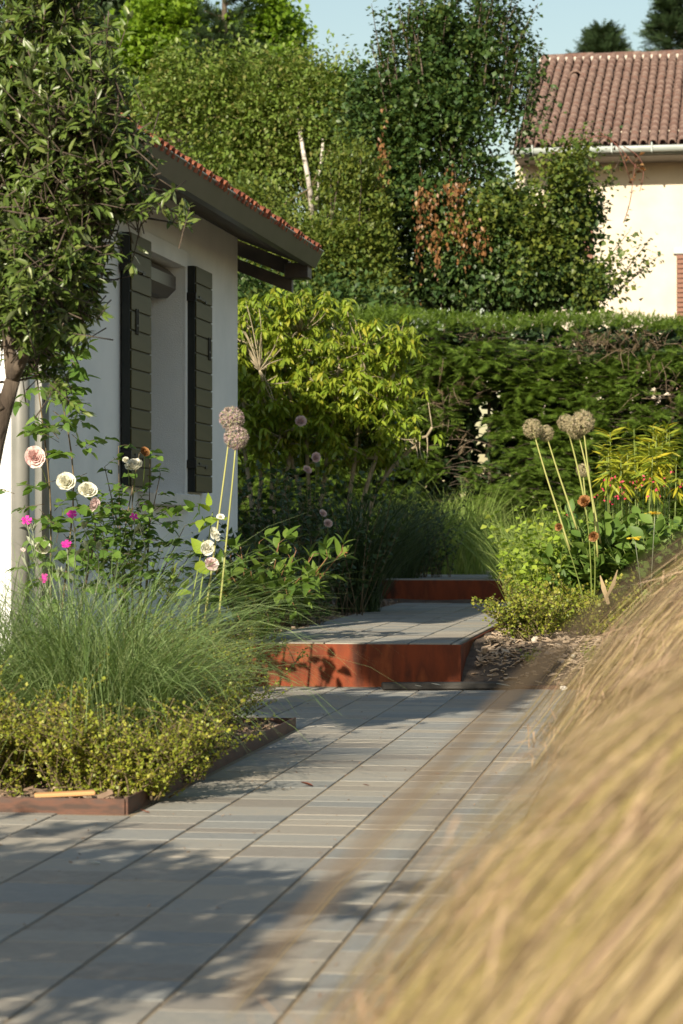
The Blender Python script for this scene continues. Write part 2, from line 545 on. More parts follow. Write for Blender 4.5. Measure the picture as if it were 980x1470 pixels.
er = thing('flush_edging', 'flat brown steel strip between the patio and the right mulch bed', 'edging', rz=-TP)
Geo().box((-0.45, 12.9, -0.012), (1.25, 0.07, 0.06), 0.004).build('strip', M_rusty, er, world=False, smooth=False)

# raised landings with corten risers
def landing(name, label, u0, u1, v0, v1, zt, zb, n):
    root = thing(name, label, None, rz=-TP, kind='structure')
    Geo().box(((u0 + u1) / 2, v0, (zt + zb) / 2 - 0.004), (u1 - u0, 0.010, zt - zb - 0.004), 0.0015).build('corten_riser', M_corten, root, world=False, smooth=False)
    Geo().box((u1 - 0.004, (v0 + v1) / 2 + 0.006, (zt + zb) / 2 - 0.006), (0.008, v1 - v0, zt - zb - 0.006), 0.0015).build('corten_side', M_corten, root, world=False, smooth=False)
    Geo().box(((u0 + u1) / 2 - 0.004, (v0 + v1) / 2 + 0.012, (zt + zb) / 2 - 0.012), (u1 - u0 - 0.01, v1 - v0 - 0.012, zt - zb - 0.012), 0.002).build('mortar_bed', M_grout, root, world=False, smooth=False)
    slab_parts(root, col_cells(u0, u1 - 0.012, v0 + 0.008, v1, gap_u=0.009), n, zt, 0.03)
    return root
landing('lower_step', 'lower raised stone landing with rust coloured steel riser', -2.29, -1.13, 12.97, 20.62, 0.226, -0.03, 170)
landing('upper_step', 'upper raised stone landing with rust coloured steel riser', -2.45, -0.98, 20.63, 26.2, 0.415, 0.15, 150)

pl = Geo()
a, b = W(548, 991, gy(991, 0)), W(738, 990, gy(990, 0))
c = (a + b) / 2
pl.box((0, 0, 0.018), (np.linalg.norm(b - a), 0.075, 0.036), 0.006)
pk = pl.build('timber_batten', M_plank, None, smooth=False)
pk.location = (c[0], c[1] - 0.0, 0.004); pk.rotation_euler = (0, 0, math.atan2(b[1] - a[1], b[0] - a[0]))
tag(pk, 'black batten lying on the patio at the foot of the lower step', 'batten')

# ------------------------------------------------------------------ the white house on the left
HU, HV = -3.38, 11.22
house = thing('white_house', 'white rendered house with brown eaves and terracotta tiles on the left', 'house', fr(TH, HU, HV, 0), rz=-TH)
def L_(u, v): return u - HU, v - HV

def wall_hole(v0, v1, z0, z1, hv0, hv1, hz0, hz1, depth):
    """side wall in the plane x=0 with a window opening, reveals going to x=-depth"""
    vs, zs = [v0, hv0, hv1, v1], [z0, hz0, hz1, z1]
    V, Fc = [], []
    for x in (0.0, -depth):
        for v in vs:
            for z in zs: V.append((x, v, z))
    for k in range(2):
        for i in range(3):
            for j in range(3):
                if i == 1 and j == 1: continue
                a = k * 16 + i * 4 + j
                Fc += [(a, a + 4, a + 5), (a, a + 5, a + 1)]
    def q(a, b): Fc.extend([(a, b, b + 16), (a, b + 16, a + 16)])
    q(5, 6); q(6, 10); q(10, 9); q(9, 5)
    q(0, 12); q(12, 15); q(15, 3); q(3, 0)
    return V, Fc
wv0, wv1, wz0, wz1 = 13.72 - HV, 14.75 - HV, 1.03, 2.40
Geo().add(*wall_hole(0, 16.35 - HV, -0.1, 2.76, wv0, wv1, wz0, wz1, 0.28)).build('side_wall', M_render, house, world=False, smooth=False)
Geo().box((-2.6 - 0.003, 0.12, 1.3), (5.2, 0.236, 2.8), 0.004).build('front_wall', M_render, house, world=False, smooth=False)
Geo().box((-2.75, 16.35 - HV - 0.1, 1.3), (4.9, 0.2, 2.8), 0.004).build('rear_wall', M_render, house, world=False, smooth=False)
# plaster band round the window
gb = Geo()
for (va, vb, za, zb) in ((wv0 - 0.08, wv0, wz0, wz1 + 0.1), (wv1, wv1 + 0.08, wz0, wz1 + 0.1), (wv0, wv1, wz1, wz1 + 0.1)):
    gb.box((0.004, (va + vb) / 2, (za + zb) / 2), (0.02, vb - va, zb - za), 0.003)
gb.build('window_surround', M_render, house, world=False, smooth=False)
Geo().box((-0.01, (13.60 + 14.76) / 2 - HV, 0.993), (0.22, 1.16, 0.072), 0.006).build('window_sill', solid('sill_stone', (0.56, 0.56, 0.53), (0.64, 0.63, 0.60), scale=12, rough=0.85, bump=0.2), house, world=False, smooth=False)
wf = Geo()
for (va, vb, za, zb) in ((wv0 + .002, wv0 + 0.06, wz0, wz1), (wv1 - 0.06, wv1 - .002, wz0, wz1), (wv0 + .06, wv1 - .06, wz0, wz0 + .06), (wv0 + .06, wv1 - .06, wz1 - .06, wz1), ((wv0 + wv1) / 2 - .03, (wv0 + wv1) / 2 + .03, wz0 + .06, wz1 - .06)):
    wf.box((-0.25, (va + vb) / 2, (za + zb) / 2), (0.05, vb - va, zb - za), 0.003)
win = wf.build('window', M_dark_wood, house, world=False, smooth=False)
for va, vb in ((wv0 + .06, (wv0 + wv1) / 2 - .03), ((wv0 + wv1) / 2 + .03, wv1 - .06)):
    Geo().box((-0.255, (va + vb) / 2, (wz0 + wz1) / 2), (0.008, vb - va, wz1 - wz0 - .12), 0.001).build('pane', M_glass, win, world=False, smooth=False)
# roller blind box under the lintel
pr = [(-0.13 + 0.095 * math.cos(R(22.5 + 45 * k)), 2.30 + 0.095 * math.sin(R(22.5 + 45 * k))) for k in range(8)]
rb = Geo().prism(pr, wv0 + 0.01, wv1 - 0.03).build('roller_blind_box', solid('blind_box', (0.06, 0.05, 0.042), (0.10, 0.085, 0.07), scale=4, rough=0.4, stretch=(1, .1, 1)), house, world=False, smooth=False)

# shutters: thirteen boards each, dark edge, hinges, latch
board_me = None
def shutter(v0, v1, z0, z1, hinge_right):
    global board_me
    st = bpy.data.objects.new('shutter', None); COL.objects.link(st); st.parent = house
    st.empty_display_size = .1
    n = 13
    hb = (z1 - z0) / n
    x0, x1 = 0.012, 0.066
    Geo().box(((x0 + x1) / 2 - 0.004, (v0 + v1) / 2, (z0 + z1) / 2), (x1 - x0 - 0.008, v1 - v0 - 0.002, z1 - z0 - 0.004), 0.003).build('shutter_core', M_shutter_edge, st, world=False, smooth=False)
    if board_me is None:
        gg = Geo().box((0, 0, 0), (0.008, v1 - v0 - 0.012, hb - 0.007), 0.003)
        board_me = mk_mesh('board', np.concatenate(gg.V), np.concatenate(gg.F), False)
        board_me.materials.append(M_shutter)
    for k in range(n):
        o = bpy.data.objects.new('board', board_me); COL.objects.link(o); o.parent = st
        o.location = (x1 - 0.003, (v0 + v1) / 2 + 0.003, z0 + hb * (k + 0.5))
    for zc in (z1 - 0.19, z0 + 0.17):
        h = Geo()
        vh = v0
        h.box((x1 + 0.004, vh + 0.10, zc), (0.008, 0.06, 0.022), 0.002)
        h.box((x1 + 0.004, vh + 0.27, zc - 0.012), (0.008, 0.06, 0.022), 0.002)
        h.box((x1 + 0.004, vh + 0.145, zc - 0.006), (0.005, 0.33, 0.012), 0.001)
        h.box((0.041, (vh - 0.012), zc), (0.062, 0.022, 0.05), 0.003)
        h.build('hinge', M_iron, st, world=False, smooth=False)
    lt = Geo()
    vl = v1 - 0.10 if not hinge_right else v0 + 0.12
    for dv in (-0.02, 0.02):
        lt.box((x1 + 0.004, vl + dv, z1 - 0.48), (0.01, 0.012, 0.14), 0.002)
    lt.box((x1 + 0.006, vl, z1 - 0.50), (0.008, 0.06, 0.012), 0.002)
    lt.build('latch', M_iron, st, world=False, smooth=False)
    return st
shutter(13.19 - HV, 13.655 - HV, 1.05, 2.43, True)
shutter(14.79 - HV, 15.255 - HV, 1.045, 2.415, False)
gs = Geo()
gs.box((0.03, 14.80 - HV + 0.01, 0.985), (0.03, 0.03, 0.10), 0.004)
gs.build('shutter_stay', M_iron, house, world=False, smooth=False)

# roof
PITCH = 0.40
ue = -2.985 - HU                       # eave in house coordinates
ze = 2.63
rv0, rv1 = 10.72 - HV, 16.80 - HV
def zr(x): return ze + (ue - x) * PITCH
roof = Geo().prism([(ue, zr(ue)), (ue, zr(ue) + 0.09), (-5.2, zr(-5.2) + 0.09), (-5.2, zr(-5.2))], rv0, rv1).build('roof', M_dark_wood, house, world=False, smooth=False)
# soffit boards running along the eave
sb = None
for k in range(9):
    xa = ue - 0.02 - k * 0.115
    zc = zr(xa - 0.055) - 0.011
    if sb is None:
        gg = Geo().box((0, 0, 0), (0.112 * 1.05, rv1 - rv0 - 0.02, 0.014), 0.003)
        sb = mk_mesh('soffit_board', np.concatenate(gg.V), np.concatenate(gg.F), False); sb.materials.append(M_dark_wood)
    o = bpy.data.objects.new('soffit_board', sb); COL.objects.link(o); o.parent = roof
    o.location = (xa - 0.055, (rv0 + rv1) / 2, zc); o.rotation_euler = (0, math.atan(PITCH), 0)
# box gutter and fascia
gu = Geo()
pg = [(ue + 0.095, 2.705), (ue + 0.085, 2.705), (ue + 0.055, 2.625), (ue + 0.0, 2.605), (ue + 0.0, 2.597), (ue + 0.062, 2.615)]
gu.prism([(ue + 0.002, 2.705), (ue + 0.002, 2.60), (ue + 0.05, 2.60), (ue + 0.105, 2.712), (ue + 0.09, 2.712)], rv0 - 0.01, rv1 + 0.012)
gu.build('gutter', M_gutter, house, world=False, smooth=False)
Geo().box((ue + 0.103, (rv0 + rv1) / 2, 2.714), (0.012, rv1 - rv0 + 0.02, 0.012), 0.003).build('gutter_lip', solid('gutter_lip', (0.22, 0.22, 0.21), (0.27, 0.27, 0.25), rough=0.4), house, world=False, smooth=False)
# gable boards beyond the rear corner
def raker(v, th, xa, xb, top, depth, slope):
    za, zb = top, top + (xa - xb) * slope
    return Geo().prism([(xa, za), (xa, za - depth), (xb, zb - depth), (xb, zb)], v - th / 2, v + th / 2)
raker(16.73 - HV, 0.10, -3.10 - HU, -6.5 - HU, zr(-3.10 - HU) - 0.03, 0.10, PITCH).build('gable_rafter', M_dark_wood, house, world=False, smooth=False)
raker(16.74 - HV, 0.07, -3.08 - HU, -6.5 - HU, 2.515, 0.085, 0.40).build('barge_board', M_dark_wood, house, world=False, smooth=False)
Geo().box((ue - 0.05, 16.70 - HV, 2.57), (0.16, 0.16, 0.10), 0.004).build('eave_beam_end', M_dark_wood, house, world=False, smooth=False)
# barrel tiles along the eave
def barrel(r0, r1, L, seg=7, th=0.011):
    V, Fc = [], []
    for y, r in ((0, r0), (L, r1)):
        for rr in (r, r - th):
            for k in range(seg + 1):
                a = math.pi * k / seg
                V.append((rr * math.cos(a), y, rr * math.sin(a)))
    n = seg + 1
    for k in range(seg):
        a, b, c, d = k, n + k, 2 * n + k, 3 * n + k
        Fc += [(a, a + 1, c + 1), (a, c + 1, c)]
        Fc += [(b, d + 1, b + 1), (b, d, d + 1)]
        Fc += [(a, b, b + 1), (a, b + 1, a + 1)]
    return np.array(V), np.array(Fc)
tb = mk_mesh('roof_tile', *barrel(0.056, 0.050, 0.36)); tb.materials.append(M_tile)
nt_ = int((rv1 - rv0) / 0.125)
rest = Geo()
for row in range(2):
    for k in range(nt_):
        o = bpy.data.objects.new('roof_tile', tb); COL.objects.link(o); o.parent = roof
        xs = ue + 0.10 - row * 0.30
        o.location = (xs + random.uniform(-.012, .012), rv0 + 0.07 + k * 0.125 + random.uniform(-.006, .006), zr(xs) + 0.098 + row * 0.012)
        o.rotation_euler = Matrix([[0, -math.cos(math.atan(PITCH)), math.sin(math.atan(PITCH))], [1, 0, 0], [0, math.sin(math.atan(PITCH)), math.cos(math.atan(PITCH))]]).to_euler()
# rain pipes at the front corner
p1, p2 = W(29, 700, 11.42), W(60, 700, 11.75)
for (p, r) in ((p1, 0.042), (p2, 0.034)):
    l = np.array(p) - wloc(house)
    u_, v_ = to_fr(TH, l[0], l[1])
    t = Geo().tube([(u_, v_, -0.05), (u_, v_, 1.2), (u_, v_, 2.60)], r, r, 16)
    o = t.build('rain_pipe', M_pipe, house, world=False)
    for zz in (0.42, 2.0):
        Geo().tube([(u_, v_, zz), (u_, v_, zz + 0.025)], r + 0.006, r + 0.006, 16).build('pipe_clip', M_gutter, o, world=False)

# ------------------------------------------------------------------ the far house on the right
FV = 40.15
fh = thing('cream_house', 'cream rendered house with old clay tile roof behind the hedge', 'house', fr(TH, 0, FV, 0), rz=-TH)
def fpx(px, Y=40.0):
    X = (px - CX) / F * Y
    return X * math.cos(TH) - Y * math.sin(TH)
wl, wr = fpx(738), fpx(1150)
def facade(rects, u0, u1, z0, z1):
    """wall sheet with recessed window openings, given as (u0,u1,z0,z1)"""
    us = sorted({u0, u1, *[r[0] for r in rects], *[r[1] for r in rects]})
    zs = sorted({z0, z1, *[r[2] for r in rects], *[r[3] for r in rects]})
    G = Geo()
    for a, b in zip(us[:-1], us[1:]):
        for c_, d in zip(zs[:-1], zs[1:]):
            m_ = ((a + b) / 2, (c_ + d) / 2)
            if any(r[0] < m_[0] < r[1] and r[2] < m_[1] < r[3] for r in rects): continue
            G.add([(a, 0, c_), (b, 0, c_), (b, 0, d), (a, 0, d)], [(0, 1, 2), (0, 2, 3)])
    for (a, b, c_, d) in rects:
        V = [(a, 0, c_), (b, 0, c_), (b, 0, d), (a, 0, d), (a, .18, c_), (b, .18, c_), (b, .18, d), (a, .18, d)]
        G.add(V, [(0, 4, 5), (0, 5, 1), (1, 5, 6), (1, 6, 2), (2, 6, 7), (2, 7, 3), (3, 7, 4), (3, 4, 0)])
    return G
w1 = (fpx(790), fpx(838), 0.8 + (765 - 372) * 40 / F, 0.8 + (765 - 286) * 40 / F)
w2 = (fpx(973), fpx(1040), 3.0, 0.8 + (765 - 366) * 39.9 / F)
w3 = (fpx(770), fpx(830), 1.4, 2.5)
facade([w1, w2, w3], wl, wr, -0.2, 7.2).build('wall', M_cream, fh, world=False, smooth=False)
Geo().box((wl + 0.1, 2.7, 3.5), (0.2, 5.3, 7.4), 0.004).build('side_wall', M_cream, fh, world=False, smooth=False)
for (a, b, c_, d) in (w1, w2, w3):
    wn_ = Geo()
    wn_.box(((a + b) / 2, 0.15, (c_ + d) / 2), (b - a - 0.004, 0.04, d - c_ - 0.004), 0.004)
    wo = wn_.build('window', M_render, fh, world=False, smooth=False)
    for k in (0, 1):
        x0_, x1_ = a + (b - a) * k / 2 + 0.04, a + (b - a) * (k + 1) / 2 - 0.04
        Geo().box(((x0_ + x1_) / 2, 0.126, (c_ + d) / 2), (x1_ - x0_, 0.01, d - c_ - 0.1), 0.002).build('pane', M_glass, wo, world=False, smooth=False)
Geo().box(((w2[0] + w2[1]) / 2 - 0.01, -0.03, w2[3] + 0.05), (w2[1] - w2[0] + 0.12, 0.06, 0.10), 0.01).build('blind_cover', M_gutter2, fh, world=False, smooth=False)
shm = None
for (xa, za, zb) in ((w1[1] + 0.07, w1[2], w1[3]), (w2[0] + 0.055, w2[2], w2[3] - 0.005), (w1[0] - 0.08, w1[2], w1[3])):
    s_ = bpy.data.objects.new('shutter', None); COL.objects.link(s_); s_.parent = fh
    ns = int((zb - za) / 0.075)
    for k in range(ns):
        o = link('slat', shm or mk_mesh('slat', *[np.concatenate(q) for q in (lambda q: (q.V, q.F))(Geo().box((0, 0, 0), (0.14, 0.03, 0.066), 0.006))], False), M_brownshut, s_)
        shm = o.data
        o.location = (xa, -0.03, za + (k + 0.5) * (zb - za) / ns)
# roof of the far house
ev, ez, run, fp = -0.75, 6.86, 5.3, 0.45
rl, rr = fpx(742), fpx(1150)
froof = Geo().prism([(ev, ez - 0.02), (ev + run, ez + run * fp - 0.02), (ev + run, ez + run * fp - 0.14), (ev, ez - 0.14)], rl, rr, axis=0).build('roof', M_oldtile, fh, world=False, smooth=False)
Geo().prism([(ev + 0.02, ez - 0.15), (0.0, ez - 0.15), (0.0, ez - 0.17), (ev + 0.02, ez - 0.17)], rl + .02, rr, axis=0).build('soffit', solid('soffit_grey', (0.20, 0.18, 0.15), (0.24, 0.21, 0.18)), fh, world=False, smooth=False)
gp = [(ev - 0.02 - 0.065 + 0.065 * math.cos(a), ez - 0.02 + 0.085 * math.sin(a) - 0.02) for a in np.linspace(0, -math.pi, 9)]
gp += [(x * 0.9 + (ev - 0.085) * 0.1, z + 0.008) for x, z in reversed(gp)]
Geo().prism(gp, rl - 0.05, rr, axis=0).build('gutter', M_gutter2, fh, world=False, smooth=True)
Geo().box(((rl + rr) / 2, ev - 0.01, ez - 0.08), (rr - rl, 0.03, 0.14), 0.004).build('fascia_board', solid('sage_fascia', (0.22, 0.25, 0.23), (0.26, 0.28, 0.26)), fh, world=False, smooth=False)
for k in range(9):
    Geo().box((rl + .3 + k * .62, ev - .09, ez - .06), (.025, .17, .15), .006).build('gutter_bracket', M_gutter2, fh, world=False, smooth=False)
SP, NR = 0.150, 18
slen = run * math.sqrt(1 + fp * fp) / NR
ca_, sa_ = math.cos(math.atan(fp)), math.sin(math.atan(fp))
tV, tF = barrel(0.066, 0.050, slen * 1.18, 6, 0.016)
tV[:, 1] *= 1.0
tme = mk_mesh('roof_tile', tV, tF); tme.materials.append(M_oldtile)
lst = []
for rI in range(NR):
    for cI in range(int((rr - rl) / SP)):
        u_ = rl + SP * (cI + 0.5)
        lst.append((u_ < fpx(985), -rI, u_, rI))
lst.sort(key=lambda t: (not t[0], -t[1], t[2]))
Mt = np.array([[1, 0, 0], [0, ca_, -sa_], [0, sa_, ca_]])
rest = Geo()
eu = Matrix(Mt.tolist()).to_euler()
for k, (_, _, u_, rI) in enumerate(lst):
    p = np.array([u_ + random.uniform(-.006, .006), ev - 0.04 + rI * slen * ca_, ez + rI * slen * sa_ + 0.012 + random.uniform(0, .006)])
    if k < 300:
        o = bpy.data.objects.new('roof_tile', tme); COL.objects.link(o); o.parent = froof
        o.location = p; o.rotation_euler = (eu.x + R(2.2), 0, random.uniform(-.02, .02))
    else:
        rest.add((tV @ Mt.T) + p, tF)
rest.build('far_roof_tiles', M_oldtile, froof, kind='stuff', world=False)
for k in range(9):
    V_, F_ = barrel(0.11, 0.10, 0.50, 7, 0.02)
    V_ = np.stack([V_[:, 1], V_[:, 0], V_[:, 2] * 0.8], 1)
    o = link('ridge_tile', mk_mesh('ridge_tile', V_, F_[:, ::-1]), M_oldtile, froof)
    o.location = (rl + k * 0.42, ev + run, ez + run * fp - 0.01 + 0.012 * (k % 2)); o.rotation_euler = (0, R(-1.5), 0)
mo = Geo()
for cI in range(int((rr - rl) / SP)):
    mo.box((rl + SP * cI, ev + run - 0.13, ez + run * fp - 0.045), (0.07, 0.06, 0.09), 0.02)
mo.build('ridge_mortar', M_mortar, froof, world=False, smooth=False)
V_, F_ = barrel(0.13, 0.09, 0.32, 9, 0.03)
vt = link('roof_vent', mk_mesh('roof_vent', V_ * np.array([1, 1, 1.0]), F_), M_oldtile, froof)
vY = 43.2
vt.location = (fpx(826, vY), ev + 3.9, ez + 3.9 * fp + 0.03); vt.rotation_euler = (math.atan(fp) * 0.55, 0, 0)

# ------------------------------------------------------------------ leaf materials and templates
L_arb = leaf_mat('arbutus_leaf', [(0.060, 0.105, 0.020), (0.090, 0.145, 0.028), (0.125, 0.185, 0.038), (0.075, 0.115, 0.024), (0.18, 0.22, 0.06)], trans=0.25, rough=0.38, under=(0.15, 0.19, 0.085), spec=0.5)
L_rose = leaf_mat('rose_leaf', [(0.07, 0.14, 0.025), (0.11, 0.20, 0.035), (0.16, 0.26, 0.05)], trans=0.35)
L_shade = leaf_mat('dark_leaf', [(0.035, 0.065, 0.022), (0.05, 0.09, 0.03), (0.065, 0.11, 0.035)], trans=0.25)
L_loni = leaf_mat('golden_leaf', [(0.20, 0.235, 0.026), (0.27, 0.31, 0.034), (0.15, 0.20, 0.028), (0.35, 0.35, 0.055), (0.22, 0.19, 0.035)], trans=0.25)
L_loni2 = leaf_mat('olive_leaf', [(0.12, 0.17, 0.024), (0.20, 0.25, 0.03), (0.28, 0.30, 0.042), (0.19, 0.17, 0.035)], trans=0.25)
L_grass = leaf_mat('green_blade', [(0.11, 0.19, 0.06), (0.17, 0.26, 0.085), (0.27, 0.34, 0.15), (0.13, 0.21, 0.065)], trans=0.25, rough=0.5)
L_grass2 = leaf_mat('light_blade', [(0.16, 0.25, 0.05), (0.22, 0.31, 0.07), (0.28, 0.33, 0.11)], trans=0.3, rough=0.5)
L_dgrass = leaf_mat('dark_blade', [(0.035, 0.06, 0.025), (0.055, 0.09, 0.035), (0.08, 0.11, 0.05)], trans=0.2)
L_blond = leaf_mat('blond_blade', [(0.40, 0.31, 0.165), (0.49, 0.39, 0.22), (0.43, 0.345, 0.18), (0.54, 0.44, 0.265)], trans=0.3, rough=0.6, tint=(1.1, 1.0, 0.8))
L_blond2 = leaf_mat('rosy_blade', [(0.42, 0.30, 0.20), (0.50, 0.37, 0.255), (0.35, 0.23, 0.15)], trans=0.3, rough=0.6, tint=(1.1, 1.0, 0.85))
L_blond3 = leaf_mat('ochre_blade', [(0.39, 0.33, 0.11), (0.34, 0.305, 0.10), (0.43, 0.35, 0.13)], trans=0.3, rough=0.6, tint=(1.1, 1.0, 0.75))
L_blond4 = leaf_mat('tan_blade', [(0.34, 0.25, 0.14), (0.40, 0.30, 0.17), (0.29, 0.21, 0.115)], trans=0.25, rough=0.6, tint=(1.1, 1.0, 0.8))
L_stalk = leaf_mat('brown_stalk', [(0.085, 0.065, 0.04), (0.135, 0.10, 0.062)], trans=0.1)
L_chois = leaf_mat('lime_leaf', [(0.17, 0.26, 0.025), (0.24, 0.33, 0.035), (0.30, 0.36, 0.04), (0.13, 0.21, 0.025), (0.36, 0.35, 0.04)], trans=0.38, rough=0.35, spec=0.5)
L_chois_d = leaf_mat('shaded_inner_leaf', [(0.05, 0.085, 0.015), (0.08, 0.12, 0.02), (0.11, 0.14, 0.025)], trans=0.3, rough=0.4)  # darker lime leaf: shade inside the shrub put into its colour
L_mint = leaf_mat('mint_leaf', [(0.24, 0.36, 0.04), (0.32, 0.42, 0.055), (0.19, 0.30, 0.04), (0.40, 0.45, 0.08)], trans=0.4)
L_peony = leaf_mat('peony_leaf', [(0.075, 0.14, 0.025), (0.11, 0.185, 0.03), (0.15, 0.22, 0.04)], trans=0.35, rough=0.4)
L_big = leaf_mat('broad_leaf', [(0.07, 0.135, 0.026), (0.105, 0.18, 0.034), (0.14, 0.22, 0.045)], trans=0.28, rough=0.5, spec=0.25)
L_yel = leaf_mat('yellow_leaf', [(0.24, 0.31, 0.035), (0.36, 0.38, 0.035), (0.18, 0.26, 0.035), (0.52, 0.43, 0.03)], trans=0.35)
L_horn = leaf_mat('hornbeam_leaf', [(0.030, 0.066, 0.020), (0.045, 0.09, 0.024), (0.068, 0.12, 0.028), (0.052, 0.10, 0.036), (0.12, 0.16, 0.033)], trans=0.28, rough=0.42)
L_horn2 = leaf_mat('young_leaf', [(0.07, 0.12, 0.025), (0.12, 0.17, 0.03), (0.17, 0.20, 0.035), (0.06, 0.10, 0.03)], trans=0.35)
L_dead = leaf_mat('dead_leaf', [(0.17, 0.075, 0.025), (0.24, 0.12, 0.045), (0.13, 0.06, 0.025), (0.28, 0.17, 0.07)], trans=0.2, tint=(1.1, 0.9, 0.6))
L_birch = leaf_mat('birch_leaf', [(0.10, 0.17, 0.028), (0.15, 0.225, 0.04), (0.20, 0.27, 0.06), (0.085, 0.14, 0.027), (0.23, 0.23, 0.07)], trans=0.35)
L_bright = leaf_mat('bright_leaf', [(0.11, 0.21, 0.015), (0.16, 0.27, 0.02), (0.20, 0.31, 0.03), (0.09, 0.17, 0.015)], trans=0.4)
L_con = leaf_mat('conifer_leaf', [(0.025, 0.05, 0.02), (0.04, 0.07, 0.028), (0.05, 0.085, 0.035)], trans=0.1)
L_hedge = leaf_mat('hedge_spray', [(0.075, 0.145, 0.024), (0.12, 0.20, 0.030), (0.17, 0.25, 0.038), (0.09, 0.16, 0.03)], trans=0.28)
L_hedge_top = leaf_mat('hedge_top_spray', [(0.10, 0.17, 0.022), (0.145, 0.22, 0.028), (0.08, 0.14, 0.022)], trans=0.35)
L_brownspray = leaf_mat('brown_spray', [(0.12, 0.085, 0.045), (0.17, 0.125, 0.07), (0.09, 0.065, 0.035)], trans=0.15, tint=(1, .9, .7))
L_grey = leaf_mat('grey_leaf', [(0.22, 0.26, 0.18), (0.30, 0.33, 0.24)], trans=0.25)
L_stem = leaf_mat('green_stem', [(0.17, 0.23, 0.06), (0.22, 0.27, 0.07)], trans=0.1)
L_stemr = leaf_mat('red_stem', [(0.18, 0.09, 0.05), (0.24, 0.13, 0.06)], trans=0.05)
L_scape = leaf_mat('straw_scape', [(0.30, 0.32, 0.10), (0.36, 0.36, 0.13)], trans=0.1)
P_white = leaf_mat('white_petal', [(0.78, 0.77, 0.66), (0.82, 0.81, 0.74)], trans=0.3, tint=(1, 1, .9), rough=.6)
P_pink = leaf_mat('pink_petal', [(0.78, 0.52, 0.51), (0.80, 0.62, 0.59), (0.79, 0.68, 0.64)], trans=0.3, tint=(1, .9, .9), rough=.6)
P_blush = leaf_mat('blush_petal', [(0.72, 0.55, 0.54), (0.76, 0.66, 0.64)], trans=0.3, tint=(1, .95, .95), rough=.6)
P_mag = leaf_mat('magenta_petal', [(0.50, 0.025, 0.27), (0.60, 0.04, 0.36)], trans=0.25, tint=(1, .5, 1))
P_red = leaf_mat('coral_petal', [(0.60, 0.05, 0.10), (0.68, 0.09, 0.14)], trans=0.25, tint=(1, .5, .6))
P_yel = leaf_mat('yellow_petal', [(0.75, 0.55, 0.03), (0.80, 0.64, 0.05)], trans=0.2)
P_rust = leaf_mat('rust_petal', [(0.32, 0.14, 0.05), (0.44, 0.24, 0.10), (0.22, 0.10, 0.045)], trans=0.2)
P_mauve = leaf_mat('mauve_floret', [(0.46, 0.27, 0.36), (0.24, 0.27, 0.12), (0.54, 0.36, 0.44), (0.30, 0.32, 0.15), (0.40, 0.30, 0.28)], trans=0.2, tint=(1, 1, 1))
P_buff = leaf_mat('buff_floret', [(0.34, 0.29, 0.17), (0.46, 0.39, 0.25), (0.22, 0.22, 0.10), (0.40, 0.32, 0.24)], trans=0.2, tint=(1, 1, .9))
P_fruit = solid('fruit_red', (0.30, 0.05, 0.04), (0.36, 0.09, 0.06), rough=0.7)

T_lance = leaf_tpl(0.155, 'lance', 0.45, 0.12, 3)
T_ovate = leaf_tpl(0.34, 'ovate', 0.3, 0.15, 4)
T_peony = leaf_tpl(0.22, 'lance', 0.3, 0.2, 4)
T_droop = leaf_tpl(0.165, 'lance', 0.35, 0.35, 3)
T_big = leaf_tpl(0.30, 'lance', 0.25, 0.25, 6)
T_l4 = leaf4(0.30)
T_l4r = leaf4(0.40)
T_l2 = leaf2(0.30)
T_l2r = leaf2(0.40)

def U(a, b, n): return rng.uniform(a, b, n)
def sph(n):
    v = rng.normal(0, 1, (n, 3)); return v / np.linalg.norm(v, axis=1, keepdims=True)
def disc(c, r, n, z=None):
    a = U(0, 2 * math.pi, n); q = r * np.sqrt(U(0, 1, n))
    return np.stack([c[0] + q * np.cos(a), c[1] + q * np.sin(a), np.full(n, c[2] if z is None else z)], 1)
def bez(a, b, c, n=8):
    t = np.linspace(0, 1, n)[:, None]
    a, b, c = map(np.asarray, (a, b, c))
    return (1 - t) ** 2 * a + 2 * t * (1 - t) * b + t * t * c
def poly(pts, n=10):
    """smooth polyline through points"""
    pts = np.asarray(pts, dtype=float)
    s = np.linspace(0, len(pts) - 1, n)
    out = np.stack([np.interp(s, np.arange(len(pts)), pts[:, k]) for k in range(3)], 1)
    for _ in range(2): out[1:-1] = (out[:-2] + 2 * out[1:-1] + out[2:]) / 4
    return out
def blobs_px(lst, Y, dY=None):
    """crown masses: (px, py, radius px across, radius px up[, depth shift]) at depth Y"""
    out = []
    for b in lst:
        y = Y + (b[4] if len(b) > 4 else 0)
        out.append((W(b[0], b[1], y), np.array([b[2] * y / F, (dY or b[2] * y / F), b[3] * y / F])))
    return out
def rough(blobs, k=5, f=0.38, seed=3):
    r_ = np.random.default_rng(seed)
    out = list(blobs)
    for c, r in blobs:
        for _ in range(k):
            d = r_.normal(0, 1, 3); d /= np.linalg.norm(d); d[1] = -abs(d[1]) * .6
            out.append((c + d * r * r_.uniform(.75, 1.1), r * f * r_.uniform(.6, 1.25)))
    return out
